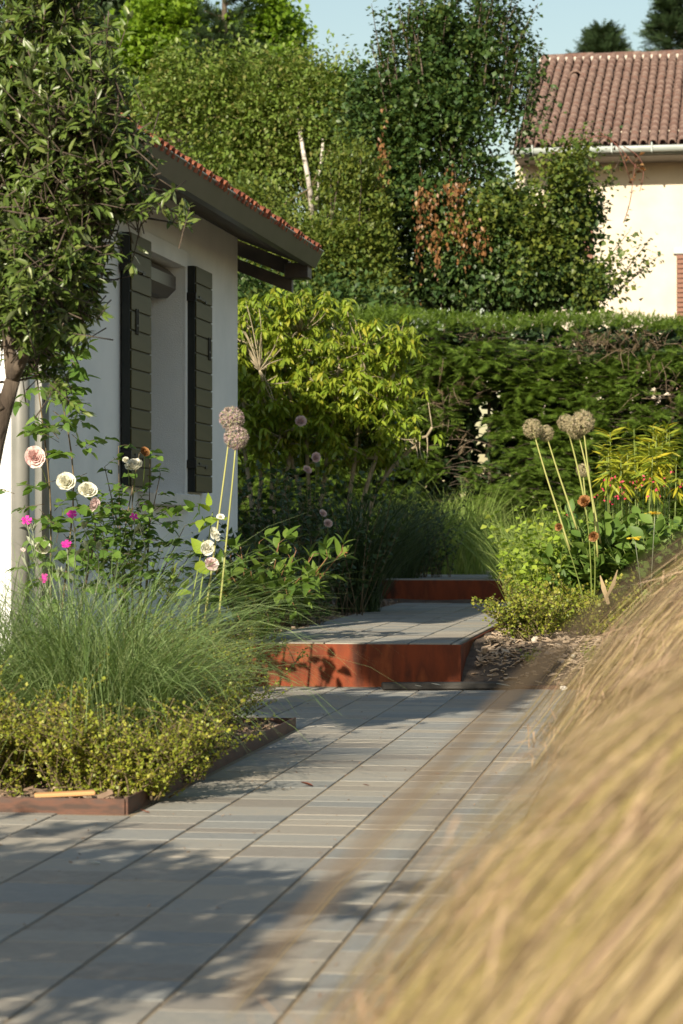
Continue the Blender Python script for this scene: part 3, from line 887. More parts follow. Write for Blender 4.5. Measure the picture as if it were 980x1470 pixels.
def fill(blobs, n, shell=0.45, thr=-0.25, freq=3.0):
    """points inside the crown masses, denser towards their outside, with noise holes"""
    vol = np.array([np.prod(r) ** 0.8 for _, r in blobs]); vol /= vol.sum()
    out, ph = [], rng.uniform(0, 6, (6, 3))
    fq = rng.normal(0, freq, (6, 3))
    tot = 0
    while tot < n:
        k = rng.choice(len(blobs), n, p=vol)
        d = sph(n); q = U(0, 1, n) ** shell
        c = np.array([b[0] for b in blobs])[k]; r = np.array([b[1] for b in blobs])[k]
        p = c + d * r * q[:, None]
        nz = sum(np.sin(p @ fq[i] + ph[i].sum()) for i in range(6)) / 2.4
        p = p[nz > thr]
        out.append(p); tot += len(p)
    return np.concatenate(out)[:n]

def limbs(g, trunk, tips, r0, rt=0.006, sag=0.12, sides=4, t0=0.35):
    """limbs from the trunk polyline to each tip"""
    n = len(tips)
    zt = trunk[:, 2]
    t = U(t0, 1.0, n)
    i = np.clip((t * (len(trunk) - 1)).astype(int), 0, len(trunk) - 1)
    a = trunk[i]
    mid = (a + tips) / 2 + np.array([0, 0, 1.0]) * (np.linalg.norm(tips - a, axis=1) * sag)[:, None] + rng.normal(0, 0.06, (n, 3)) * np.linalg.norm(tips - a, axis=1)[:, None]
    tt = np.linspace(0, 1, 7)[None, :, None]
    P = (1 - tt) ** 2 * a[:, None] + 2 * tt * (1 - tt) * mid[:, None] + tt ** 2 * tips[:, None]
    g.tubes(P, r0, rt, sides)
    return P

def tree(name, label, blobs, trunk, r0, n_cl, per, lsize, mat, tpl, cl_r=0.25, n_limb=40, limb_r=0.03, bark=None, droop=0.0, n_ind=0, leaf='leaf', thr=-0.25, freq=2.0, group=None, shell=0.45, cat='tree', up=0.4, out=0.7, rand=0.6, twig_mat=None, hang=0.0, inner=0):
    trunk = np.asarray(trunk, dtype=float)
    root = thing(name, label, cat, trunk[0], group=group)
    bark = bark or M_bark
    g = Geo().tube(poly(trunk, 12), r0, r0 * 0.35, 8)
    g.build('trunk', bark, root)
    cl = fill(rough(blobs), n_cl, shell, thr, freq)
    gl = Geo()
    pick = rng.choice(n_cl, min(n_limb, n_cl), replace=False)
    limbs(gl, poly(trunk, 14), cl[pick], limb_r, 0.004)
    gl.build('branches', twig_mat or bark, root)
    c = np.repeat(cl, per, 0)
    pos = c + rng.normal(0, 1, c.shape) * cl_r * np.array([1, 1, 0.7]) * 0.6
    if hang: pos[:, 2] -= np.abs(rng.normal(0, hang, len(pos)))
    if inner:
        ci = np.repeat(fill(blobs, inner, .9, -9), per, 0); ci = ci + rng.normal(0, .2, ci.shape)
        scatter(root, tpl, ci, rng.normal(0, 1, ci.shape), lsize * U(.8, 1.3, len(ci)), mat, leaf, 0, 'inner_foliage')
    ctr = np.mean([b[0] for b in blobs], 0)
    o = cl - ctr; o /= np.linalg.norm(o, axis=1, keepdims=True) + 1e-6
    d = np.repeat(o, per, 0) * out + rng.normal(0, rand, c.shape) + np.array([0, 0, up - 1.6 * droop])
    scatter(root, tpl, pos, d, lsize * U(0.7, 1.25, len(pos)), mat, leaf, n_ind)
    return root

# ------------------------------------------------------------------ small evergreen tree at the house corner
def whorl_sites(tips, dirs, n, back=0.075):
    """leaves round the last centimetres of each twig"""
    N = len(tips)
    t = U(0, 1, (N, n))
    p = tips[:, None] - dirs[:, None] * (t * back)[..., None]
    d = rng.normal(0, 1, (N, n, 3)); d -= (d * dirs[:, None]).sum(2, keepdims=True) * dirs[:, None]
    d /= np.linalg.norm(d, axis=2, keepdims=True)
    d = d * 0.9 + dirs[:, None] * (1.15 - 0.9 * t[..., None])
    return p.reshape(-1, 3), d.reshape(-1, 3)

def evergreen(name, label, blobs, trunk, forks, n_tip, per, lsize, n_ind, extra=None):
    root = thing(name, label, 'tree', trunk[0])
    Geo().tube(poly(trunk, 12), 0.040, 0.024, 9).build('trunk', M_bark, root)
    g = Geo()
    mains = []
    for f in forks:
        P = poly(f, 12); mains.append(P); g.tube(P, 0.021, 0.007, 7)
    allp = np.concatenate(mains)
    tips = fill(blobs, n_tip, 0.5, -0.35, 5.0)
    if extra is not None: tips = np.concatenate([tips, extra])
    d2 = ((tips[:, None] - allp[None]) ** 2).sum(2)
    near = allp[np.argmin(d2 + rng.uniform(0, 0.1, d2.shape), axis=1)]
    v = tips - near
    mid = near + v * 0.5 + np.array([0, 0, 0.08]) * np.linalg.norm(v, axis=1)[:, None] + rng.normal(0, 0.05, v.shape)
    tt = np.linspace(0, 1, 6)[None, :, None]
    P = (1 - tt) ** 2 * near[:, None] + 2 * tt * (1 - tt) * mid[:, None] + tt ** 2 * tips[:, None]
    sel = rng.choice(len(P), len(P) // 7, replace=False)
    g.tubes(P[sel], 0.005, 0.002, 4)
    dirs = P[:, -1] - P[:, -2]; dirs /= np.linalg.norm(dirs, axis=1, keepdims=True) + 1e-9
    dirs = dirs + rng.normal(0, 0.45, dirs.shape) + np.array([0, 0, 0.25]); dirs /= np.linalg.norm(dirs, axis=1, keepdims=True)
    tw = np.stack([tips - dirs * 0.14, tips - dirs * 0.07, tips], 1)
    g.tubes(tw, 0.0026, 0.0014, 3)
    g.build('branches', M_bark, root)
    p, d = whorl_sites(tips, dirs, per)
    scatter(root, T_lance, p, d, lsize * U(0.65, 1.2, len(p)), L_arb, 'leaf', n_ind, up=(-0.2, -0.5, 0.9))
    return root, tips

Yt = 7.9
bl = blobs_px([(60, 120, 120, 170), (105, 250, 105, 110), (20, 350, 120, 110), (-120, 120, 190, 230), (100, 385, 62, 66), (-90, 330, 140, 150), (62, 478, 78, 68), (90, 430, 60, 50),
               (165, 235, 55, 60), (60, -80, 110, 120), (-60, -160, 230, 150), (-225, -70, 85, 70), (-250, 230, 100, 170)], Yt, 0.34)
bl = [(c, r * np.array([1, 1, 1])) for c, r in bl]
ex = []
for (ax, ay, bx, by, n) in ((150, 280, 282, 292, 9), (150, 270, 270, 330, 9), (160, 230, 232, 222, 6), (120, 330, 190, 395, 4), (60, 440, 128, 490, 6), (110, 120, 192, 110, 7), (120, 60, 180, 30, 6), (100, 420, 150, 442, 4), (150, 175, 215, 215, 6), (40, 470, 120, 590, 6)):
    for k in range(n):
        t = (k + rng.uniform(0, 1)) / n
        ex.append(W(ax + (bx - ax) * t + rng.normal(0, 9), ay + (by - ay) * t + rng.normal(0, 9), Yt - 0.15 + rng.normal(0, 0.12)))
tr0 = W(-75, 1125, 8.0)
tr0[2] = 0.02
trunk = [tr0, W(-50, 900, 8.0), W(-12, 650, 7.95), W(18, 545, 7.9)]
forks = [[W(18, 548, 7.9), W(8, 470, 7.95), W(25, 330, 8.0), W(60, 160, 7.9), W(50, -40, 7.9)],
         [W(18, 545, 7.9), W(48, 480, 7.8), W(70, 380, 7.75), W(120, 290, 7.7), W(150, 200, 7.7)],
         [W(0, 590, 7.9), W(-40, 480, 8.0), W(-90, 320, 8.0), W(-130, 120, 8.0), W(-160, -60, 8.0)],
         [W(60, 440, 7.95), W(95, 390, 8.0), W(140, 320, 7.95), W(185, 285, 7.85)]]
for (cx, cy_, rx, ry, n) in ((-165, -75, 135, 62, 230), (-235, 250, 105, 150, 150), (110, 150, 75, 110, 110), (40, 150, 75, 110, 170), (18, 400, 62, 90, 170)):
    q = sph(n) * U(.2, 1, (n))[:, None]
    ex += [W(cx + rx * v[0], cy_ + ry * v[2], Yt - (.22 if cx > 0 else 0) + .3 * v[1]) for v in q]
arb, tips = evergreen('evergreen_tree', 'small glossy evergreen tree in front of the white house corner', bl, trunk, forks, 4500, 12, 0.046, 300, np.array(ex))
fm = Geo()
V_, F_ = [], []
bm = bmesh.new(); bmesh.ops.create_icosphere(bm, subdivisions=2, radius=0.009); bmesh.ops.triangulate(bm, faces=bm.faces[:])
bm.verts.index_update()
fV = np.array([v.co[:] for v in bm.verts]); fF = np.array([[v.index for v in f.verts] for f in bm.faces]); bm.free()
fme = mk_mesh('fruit', fV * (1 + 0.08 * rng.normal(0, 1, (len(fV), 1))), fF); fme.materials.append(P_fruit)
for (px, py) in ():
    o = bpy.data.objects.new('fruit', fme); COL.objects.link(o); o.parent = arb
    o.location = W(px, py, 7.45) - wloc(arb)

# a second tree of the kind, behind the photographer on the left: its branches shade the paving
bt = [(np.array(c), np.array(r)) for c, r in (((-1.50, 2.70, 1.32), (0.76, 1.15, 0.16)), ((-1.75, 2.1, 1.55), (0.7, 0.8, 0.25)), ((-1.15, 3.45, 1.30), (0.45, 0.35, 0.10)), ((-2.1, 3.2, 1.5), (0.6, 0.8, 0.2)), ((-1.35, 2.3, 1.30), (0.5, 0.8, 0.10)))]
b0 = np.array([-2.45, 1.3, -0.05])
evergreen('evergreen_tree', 'evergreen tree beside the photographer that throws dappled shade on the paving', bt, [b0, b0 + [0.05, .05, 0.5], b0 + [0.15, 0.15, 1.0]],
          [[b0 + [0.15, .15, 1.0], b0 + [0.5, .6, 1.25], b0 + [1.1, 1.6, 1.35]], [b0 + [0.15, .15, 1.0], b0 + [0.6, .3, 1.3], b0 + [1.3, .9, 1.4]], [b0 + [0.15, .15, 1.0], b0 + [.1, .8, 1.4], b0 + [.4, 1.8, 1.6]]], 820, 9, 0.075, 0)

# ------------------------------------------------------------------ background trees
def gpt(px, Y): return np.array([(px - CX) / F * Y, Y, 0.36])

# dark clipped-leaf tree behind the hedge, with brown dead leaves
Yh = 30.0
hb = blobs_px([(640, 150, 92, 75), (580, 180, 52, 60), (690, 110, 50, 62), (640, 75, 42, 50), (560, 220, 50, 50), (650, 240, 120, 105), (720, 150, 50, 80), (640, 350, 120, 85), (570, 330, 50, 110), (735, 350, 70, 80), (780, 395, 55, 45), (700, 410, 130, 40), (560, 400, 50, 45), (840, 410, 36, 26), (815, 310, 34, 60), (640, 290, 100, 60), (540, 300, 36, 90), (530, 170, 30, 60), (640, 180, 80, 90)], Yh, 0.7)
horn = tree('hornbeam_tree', 'tall dark green tree with patches of brown dead leaves behind the hedge', hb, [gpt(655, Yh), W(652, 600, Yh), W(650, 400, Yh), W(648, 200, Yh), W(645, 40, Yh)], 0.06, 1150, 48, 0.070, L_horn, T_l4r, inner=330, shell=.3, cl_r=0.15, n_limb=60, limb_r=0.010, thr=-.55, freq=2.5, up=-0.25, rand=0.7, n_ind=0)
# leader shoots on its top and at its right
sh = []
for (ax, ay, bx, by) in ((555, 120, 533, 5), (590, 90, 570, -5), (600, 60, 612, -20), (650, 40, 660, -30), (690, 40, 700, -30), (735, 80, 772, 5), (745, 130, 780, 60), (720, 40, 735, -15), (540, 160, 505, 70),
                         (820, 240, 880, 190), (840, 330, 892, 225), (850, 400, 905, 330), (870, 420, 935, 340), (850, 420, 925, 385), (880, 425, 948, 365), (790, 240, 850, 180), (760, 200, 800, 130), (840, 250, 870, 300)):
    pass
    sh.append(poly([W(ax, ay, Yh - .2), W((ax + bx) / 2 + rng.normal(0, 6), (ay + by) / 2, Yh - .2), W(bx, by, Yh - .2)], 8))
for _ in range(85):
    ax = rng.uniform(535, 785); top = np.interp(ax, [530, 560, 600, 650, 700, 750, 790], [70, 10, -10, -40, -20, 20, 90]) + rng.uniform(-10, 40)
    sh.append(poly([W(640 + (ax - 640) * .8, top + rng.uniform(90, 150), Yh + rng.normal(0, .3)), W(640 + (ax - 640) * .93, top + 50, Yh + rng.normal(0, .3)), W(ax + rng.normal(0, 10), top, Yh + rng.normal(0, .3))], 8))
sh = np.array(sh)
Geo().tubes(sh, 0.010, 0.003, 4).build('shoots', M_bark, horn)
p, d = along(sh, 64, 0.0, 1.0, 0.05, 1.0, 0.4, -0.2)
scatter(horn, T_l4r, p, d, U(0.045, 0.08, len(p)), L_horn, 'leaf', 0, 'shoot_foliage')
# lighter foliage to the right in front of the cream wall
hb2 = blobs_px([(800, 300, 60, 90), (830, 250, 45, 50), (760, 330, 60, 70), (700, 310, 40, 60), (850, 400, 40, 36), (690, 350, 50, 50)], Yh - 0.7, 0.5)
cl = fill(rough(hb2, 4, .4, 8), 105, 0.6, -0.25, 3)
c = np.repeat(cl, 36, 0); p = c + rng.normal(0, 0.12, c.shape)
scatter(horn, T_l4r, p, rng.normal(0, .7, p.shape) + [0, -0.3, -0.2], U(0.05, 0.085, len(p)), L_horn2, 'leaf', 300, 'light_foliage')
# dead brown leaves
db = [(603, 325, 7, 60), (625, 345, 8, 46), (648, 300, 9, 50), (664, 330, 8, 60), (690, 345, 12, 26), (548, 240, 7, 66), (560, 420, 26, 20), (612, 290, 14, 30), (655, 270, 22, 14), (590, 440, 10, 10)]
p = np.concatenate([np.stack([W(b[0] + rng.normal(0, b[2] * .6), b[1] + rng.normal(0, b[3] * .5), Yh - 0.85 + rng.normal(0, .08)) for _ in range(int(b[2] * b[3] * 0.22))]) for b in db])
scatter(horn, T_l4, p, rng.normal(0, .35, p.shape) + [0, 0, -1], U(0.04, 0.075, len(p)), L_dead, 'dead_leaf', 0, 'dead_leaves')
# thin red-brown climbing stems over the wall and gutter
vines = [poly([W(*q, Yh - .3) for q in pts], 10) for pts in ([(770, 235), (810, 210), (880, 185), (905, 260)], [(895, 320), (905, 290), (908, 260), (912, 235)], [(895, 210), (920, 225), (925, 250), (918, 275)], [(860, 190), (890, 210), (915, 245), (922, 238)])]
Geo().tubes(np.array(vines), 0.006, 0.004, 4).build('bare_shoot', solid('red_shoot', (0.13, 0.05, 0.04), (0.19, 0.08, 0.06)), horn)
p, d = along(np.array(vines[1:]), 12, 0.1, 1, 0.03, 1, .3, 0)
scatter(horn, T_l4, p, d, U(0.05, 0.09, len(p)), L_dead, 'leaf', 0, 'withered_leaves')

# birch with white trunks
Yb = 34.0
bb = blobs_px([(330, 120, 110, 70), (400, 160, 110, 80), (470, 180, 70, 90), (300, 200, 110, 70), (450, 110, 60, 40), (360, 260, 70, 60), (490, 260, 60, 80), (420, 330, 90, 50), (240, 130, 70, 60), (330, 280, 80, 50), (510, 150, 50, 60), (500, 210, 40, 50)], Yb, 0.9)
birch = tree('birch_tree', 'birch with forked white trunk and small drooping leaves behind the house roof', bb, [gpt(452, Yb), W(450, 500, Yb), W(450, 330, Yb), W(448, 280, Yb - 0.95), W(438, 235, Yb - 0.95), W(431, 200, Yb - 0.9), W(426, 150, Yb - .2), W(420, 110, Yb)], 0.05, 1150, 44, 0.072, L_birch, T_l4, inner=260, hang=.28, shell=.32, cl_r=0.15, n_limb=10, limb_r=0.008, bark=M_birch, droop=0.45, thr=-.6, freq=2.2, twig_mat=M_twig)
Geo().tube(poly([W(450, 320, Yb), W(456, 285, Yb - 0.9), W(462, 225, Yb - 0.9), W(466, 170, Yb - .2), W(468, 130, Yb)], 10), 0.028, 0.016, 8).build('second_trunk', M_birch, birch)

# bright round maples far behind
Ym = 46.0
for (lst, px, lab) in (([(220, 60, 46, 50), (255, 48, 44, 46), (275, 95, 36, 45), (215, 100, 35, 50), (250, 110, 46, 55), (290, 125, 26, 34)], 255, 'bright green broadleaf tree rising above the roof beside the dark conifer'),
                       ([(380, 50, 40, 44), (395, 85, 32, 40), (360, 80, 28, 50), (412, 45, 14, 20), (385, 20, 18, 22)], 383, 'smaller bright green tree crown on the right of the dark conifer')):
    tree('maple_tree', lab, blobs_px(lst, Ym, 1.2), [gpt(px, Ym), W(px, 400, Ym), W(px, 100, Ym)], 0.14, 380 if px < 300 else 190, 70, 0.115, L_bright, T_l4r, inner=40, shell=.3, cl_r=0.22, n_limb=30, limb_r=0.04, thr=-0.3, freq=1.5, up=-.1)

# conifers
def conifer(name, label, px, Y, top, base, rbase, n, mat=L_con, group=None):
    root = thing(name, label, 'tree', gpt(px, Y), group=group)
    zt = W(px, top, Y)[2]; zb = W(px, base, Y)[2]
    x = (px - CX) / F * Y
    Geo().tube([(x, Y, 0.3), (x, Y, (0.3 + zt) / 2), (x, Y, zt)], 0.16, 0.02, 7).build('trunk', M_bark, root)
    h = zt - zb
    t = U(0, 1, n) ** 0.8
    az = U(0, 2 * math.pi, n)
    L = (rbase * Y / F) * (1 - t) ** 0.8 * U(0.7, 1.1, n) + 0.12
    b = np.stack([np.full(n, x), np.full(n, Y), zb + t * h], 1)
    P = strands(b, az, L, np.full(n, 1.25), U(1.35, 1.75, n), 6, 0.05)
    Geo().tubes(P, 0.025, 0.006, 3).build('branches', M_bark, root)
    p, d = along(P, 22, 0.1, 1.0, 0.03, 0.6, 1.0, 0.2)
    scatter(root, T_frond, p, d, U(0.26, 0.5, len(p)), mat, 'spray', 0)
    return root

def frond(nb=6, w=0.30, th=0.035):
    V, Fc = [], []
    def tri(a, b, c):
        n = len(V); V.extend([a, b, c]); Fc.append((n, n + 1, n + 2))
    tri((-th * .5, 0, 0), (th * .5, 0, 0), (0, 1, -0.08))
    for i in range(nb):
        y = 0.12 + 0.75 * i / nb
        l = w * (1 - 0.75 * i / nb) * (1 if i else 0.8)
        for s in (-1, 1):
            z = -0.04 * y
            tri((0, y - th, z), (0, y + th, z), (s * l, y + l * 0.75, z - 0.05))
    return np.array(V), np.array(Fc)
T_frond = frond()
T_frond_b = frond(9, 0.26, 0.028)
conifer('conifer_tree', 'tall dark conifer at the top between two bright green trees', 322, 45.0, -190, 330, 66, 150)
conifer('conifer_tree', 'rounded dark conifer top above the middle of the tiled roof', 866, 62.0, 44, 120, 44, 75)
conifer('conifer_tree', 'taller dark conifer above the right end of the tiled roof', 962, 60.0, 2, 130, 52, 110)
tree('conifer_wood', 'dark green trees closing the view far behind the house roof', blobs_px([(215, 20, 90, 60), (120, 80, 120, 110), (60, 190, 120, 120), (170, 200, 110, 90), (290, 180, 110, 90)], 58, 1.6), [gpt(150, 58), W(150, 300, 58), W(160, 60, 58)], 0.2, 260, 46, 0.24, L_con, T_l4r, cl_r=0.5, n_limb=30, thr=-0.8)
# leafy shrubs below the birch
tree('tall_shrub', 'loose olive green shrub below the birch and beside the eaves', blobs_px([(470, 335, 60, 40), (505, 250, 40, 50), (500, 370, 60, 60), (420, 360, 70, 50), (520, 310, 36, 60), (460, 400, 60, 40), (370, 420, 60, 40), (375, 300, 60, 40), (540, 420, 40, 30)], 28.5, 0.6), [gpt(470, 28.5), W(468, 600, 28.5), W(465, 350, 28.5)], 0.05, 620, 40, 0.062, L_horn2, T_l4, inner=120, shell=.3, hang=.12, cl_r=0.13, n_limb=60, limb_r=0.012, thr=-0.4, freq=3, cat='shrub')
tree('tall_shrub', 'shadowed shrub under the eave end beside the white house', blobs_px([(470, 440, 60, 50), (400, 480, 60, 60), (540, 450, 60, 40), (440, 530, 90, 60), (370, 440, 60, 60)], 27.3, 0.5), [gpt(430, 27.3), W(430, 640, 27.3), W(430, 480, 27.3)], 0.04, 190, 34, 0.075, L_horn, T_l4, cl_r=0.2, n_limb=30, limb_r=0.012, thr=-0.6, freq=3, cat='shrub')

# ------------------------------------------------------------------ clipped conifer hedge with bare patches
YH = 25.3
hedge = thing('hedge', 'clipped conifer hedge with flat top and bare brown gaps below it', 'hedge', gpt(740, YH + 0.5))
def hole(px, py):
    h = np.zeros(len(px), bool)
    for (cx, cy_, rx, ry) in ((690, 625, 15, 70), (660, 640, 16, 45), (948, 566, 24, 20), (925, 490, 50, 11), (850, 497, 60, 10), (700, 480, 60, 9), (770, 480, 40, 8), (640, 700, 40, 20), (700, 560, 11, 11)):
        h |= ((px - cx) / rx) ** 2 + ((py - cy_) / ry) ** 2 < 1
    return h
n = 2100
x = U(-1.3, 4.3, n); z = U(0.45, 2.80, n)
Yp = np.full(n, YH + 0.55)
px = CX + x / YH * F; py = HY - (z - CH) / YH * F
ok = ~hole(px, py)
x, z, Yp = x[ok], z[ok], Yp[ok]
n = len(x)
az = rng.normal(-math.pi / 2, 0.5, n)
nzl = 0.55 + 0.25 * np.sin(x * 2.3 + 1) * np.sin(z * 4.1) + 0.12 * np.sin(x * 6 + z * 3)
Lb = np.clip(nzl, 0.25, 0.95) * U(0.75, 1.15, n)
P = strands(np.stack([x, Yp, z], 1), az, Lb, U(1.1, 1.5, n), U(1.55, 1.95, n), 6, 0.06)
Geo().tubes(P, 0.010, 0.003, 3).build('branches', M_bark, hedge)
p, d = along(P, 15, 0.25, 1.05, 0.02, 0.8, 1.0, -0.02)
d[:, 2] *= 0.35
d[:, 2] -= 0.12
pp = np.stack([CX + p[:, 0] / p[:, 1] * F, HY - (p[:, 2] - CH) / p[:, 1] * F], 1)
keep = ~hole(pp[:, 0], pp[:, 1]) & (p[:, 2] < 2.95)
scatter(hedge, T_frond_b, p[keep], d[keep], U(0.12, 0.25, keep.sum()), L_hedge, 'spray', 300, 'foliage', n_jit=0.3)
# trimmed top band
n = 8000
p = np.stack([U(-0.6, 4.4, n), YH + U(-0.28, 0.9, n), 2.90 + 0.13 * U(0, 1, n) ** 0.5], 1)
p[:, 2] += 0.03 * np.sin(p[:, 0] * 3.1) - 0.02
fz = p[:, 1] < YH - 0.1
p[fz, 2] -= U(0, 0.14, fz.sum()) * (1 + 0.5 * np.sin(p[fz, 0] * 9))
p[:, 2] += 0.02 * np.sin(p[:, 0] * 1.3 + 1) + rng.normal(0, .008, n)
d = rng.normal(0, 0.5, p.shape) + [0, -0.35, 0.55]
d[fz] += [0, -0.8, -0.3]
scatter(hedge, T_frond_b, p, d, U(0.05, 0.10, n), L_hedge_top, 'spray', 0, 'clipped_top')
# brown bare twigs under the top and round the gaps
tw = []
for (cx, cy_, rx, ry, k) in ((860, 500, 62, 14, 90), (925, 492, 45, 12, 36), (700, 482, 50, 7, 16), (660, 640, 30, 40, 30), (945, 560, 40, 30, 30), (650, 560, 40, 20, 30), (630, 590, 30, 12, 20)):
    for _ in range(k):
        a = W(cx + rng.normal(0, rx * .5), cy_ + rng.normal(0, ry * .5), YH + U(-0.15, 0.3, 1)[0])
        dd = rng.normal(0, 0.5, 3) + [0, -0.5, 0.25]; dd *= rng.uniform(0.1, 0.32) / np.linalg.norm(dd)
        tw.append(np.stack([a, a + dd * 0.5 + [0, 0, .02], a + dd + rng.normal(0, .02, 3)]))
tw = np.array(tw)
Geo().tubes(tw, 0.0055, 0.002, 3).build('bare_twigs', solid('dry_twig', (0.11, 0.08, 0.055), (0.19, 0.145, 0.10), rough=1), hedge)
k = rng.choice(len(tw), 130)
scatter(hedge, T_frond_b, tw[k, 1], tw[k, 2] - tw[k, 0] + rng.normal(0, .1, (130, 3)) + [0, 0, -.1], U(0.08, 0.16, 130), L_brownspray, 'spray', 0, 'dead_sprays')
# inner foliage in a darker green that paints the shade inside, and trunks
n = 10000
p = np.stack([U(-1.6, 4.5, n), YH + U(0.55, 1.15, n), U(0.4, 2.95, n)], 1)
pp = np.stack([CX + p[:, 0] / p[:, 1] * F, HY - (p[:, 2] - CH) / p[:, 1] * F], 1)
gap = np.zeros(n, bool)
for (cx, cy_, rx, ry) in ((690, 632, 12, 64), (945, 568, 15, 12), (703, 560, 8, 8)):
    gap |= ((pp[:, 0] - cx) / rx) ** 2 + ((pp[:, 1] - cy_) / ry) ** 2 < 1
p = p[~gap]
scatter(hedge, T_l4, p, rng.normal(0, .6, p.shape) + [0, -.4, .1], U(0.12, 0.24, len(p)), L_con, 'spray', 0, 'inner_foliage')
q = np.stack([U(-1.8, 5.0, 7000), YH + U(1.15, 1.6, 7000), U(0.35, 2.95, 7000)], 1)
pp = np.stack([CX + q[:, 0] / q[:, 1] * F, HY - (q[:, 2] - CH) / q[:, 1] * F], 1)
q = q[~((((pp[:, 0] - 690) / 13) ** 2 + ((pp[:, 1] - 632) / 62) ** 2 < 1) | (((pp[:, 0] - 945) / 15) ** 2 + ((pp[:, 1] - 568) / 12) ** 2 < 1))]
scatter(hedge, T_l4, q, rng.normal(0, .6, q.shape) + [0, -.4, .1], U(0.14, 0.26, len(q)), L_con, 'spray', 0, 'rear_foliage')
for px in (365, 470, 640, 676, 708, 835, 958):
    a = W(px, 840, YH + 0.7); a[2] = 0.33
    b = W(px + rng.normal(0, 6), 460, YH + 0.7)
    Geo().tube(poly([a, (a + b) / 2 + rng.normal(0, .06, 3), b], 8), 0.03, 0.012, 6).build('trunk', M_bark, hedge)

# ------------------------------------------------------------------ lime green shrub with drooping leaf whorls
Yc = 20.0
base = W(450, 900, Yc); base[2] = 0.17
sh = thing('lime_shrub', 'large lime green shrub with drooping leaf tufts beside the house wall', 'shrub', base)
bl = blobs_px([(430, 500, 95, 72), (520, 510, 80, 62), (380, 470, 60, 60), (440, 445, 70, 34), (560, 490, 56, 44), (400, 560, 70, 50), (490, 560, 70, 40), (350, 520, 40, 80), (470, 595, 90, 34), (370, 610, 50, 40), (560, 570, 40, 40), (430, 610, 100, 40), (400, 645, 36, 34), (480, 650, 40, 30), (560, 625, 40, 34), (350, 640, 30, 40)], Yc, 0.5)
tips = fill(rough(bl, 4, .35, 5), 1150, 0.4, -1.2, 4)
ex = np.array([W(a, b, Yc - .3) for a, b in ((612, 560), (590, 600), (600, 660), (575, 655), (610, 672), (630, 625), (545, 615), (600, 620), (585, 540), (605, 480), (590, 500), (580, 560), (608, 668), (596, 598), (592, 676), (578, 605), (345, 440), (360, 600), (340, 570), (370, 425), (410, 425), (465, 425), (500, 440), (565, 465), (590, 470))])
tips = np.concatenate([tips, ex])
stems = []
g = Geo()
for (bx, tx, ty) in ((365, 350, 600), (380, 385, 590), (395, 420, 560), (440, 445, 560), (455, 480, 570), (470, 520, 560), (480, 560, 560), (375, 370, 640), (490, 590, 640), (445, 410, 640)):
    a = W(bx, 880, Yc + rng.normal(0, .15)); a[2] = 0.15
    m = W((bx * .6 + tx * .4) + rng.normal(0, 5), 720, Yc + rng.normal(0, .12)); t = W(tx, ty, Yc + rng.normal(0, .1))
    q = poly([a, m, t, t + (t - m) * 0.45 + rng.normal(0, .08, 3)], 12); q[1:-1] += rng.normal(0, .015, q[1:-1].shape)
    stems.append(q); g.tube(q, 0.026, 0.010, 6)
allp = np.concatenate([s[5:] for s in stems])
near = allp[np.argmin(((tips[:, None] - allp[None]) ** 2).sum(2) + rng.uniform(0, .05, (len(tips), len(allp))), 1)]
mid = (near + tips) / 2 + rng.normal(0, .04, tips.shape)
tt = np.linspace(0, 1, 6)[None, :, None]
P = (1 - tt) ** 2 * near[:, None] + 2 * tt * (1 - tt) * mid[:, None] + tt ** 2 * tips[:, None]
g.tubes(P[::2], 0.006, 0.0025, 4)
g.build('stems', M_palebark, sh)
per = 11
a = U(0, 2 * math.pi, (len(tips), per)); tl = U(-0.75, 0.25, (len(tips), per))
d = np.stack([np.cos(a), np.sin(a), tl * 1.0 - 0.25], 2).reshape(-1, 3)
pos = np.repeat(tips, per, 0) + rng.normal(0, .012, (len(tips) * per, 3))
scatter(sh, T_droop, pos, d, U(0.06, 0.10, len(pos)), L_chois, 'leaf', 300, n_jit=0.3)
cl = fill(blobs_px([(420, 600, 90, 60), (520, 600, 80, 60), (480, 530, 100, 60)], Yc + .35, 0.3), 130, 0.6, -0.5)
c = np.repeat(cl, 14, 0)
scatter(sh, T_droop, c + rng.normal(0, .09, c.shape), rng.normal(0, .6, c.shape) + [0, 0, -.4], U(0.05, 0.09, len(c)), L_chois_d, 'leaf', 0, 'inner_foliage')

# ------------------------------------------------------------------ generic plants
def bushy(name, label, cat, base, n_st, L, a0, a1, per, ls, mat, tpl, spread=0.06, stem=L_stem, sw=0.004, n_ind=0, group=None, t0=0.25, out=1.0, fwd=0.5, upb=0.1, wob=0.06, S=7, jit=0.008, root=None, az=None):
    base = np.asarray(base, dtype=float)
    root = root or thing(name, label, cat, base, group=group)
    b = disc(base, spread, n_st)
    az_ = U(0, 2 * math.pi, n_st) if az is None else rng.normal(az[0], az[1], n_st)
    P = strands(b, az_, L * U(0.5, 1.2, n_st), np.abs(rng.normal(a0, a0 * .6 + .05, n_st)), a1 * U(0.4, 1.2, n_st), S, wob)
    Geo().tubes(P, sw, sw * 0.4, 3).build('stems', stem, root)
    p, d = along(P, per, t0, 1.0, jit, out, fwd, upb)
    keep = p[:, 2] > base[2] + 0.01
    scatter(root, tpl, p[keep], d[keep], ls * U(0.65, 1.2, keep.sum()), mat, 'leaf', n_ind)
    return root, P

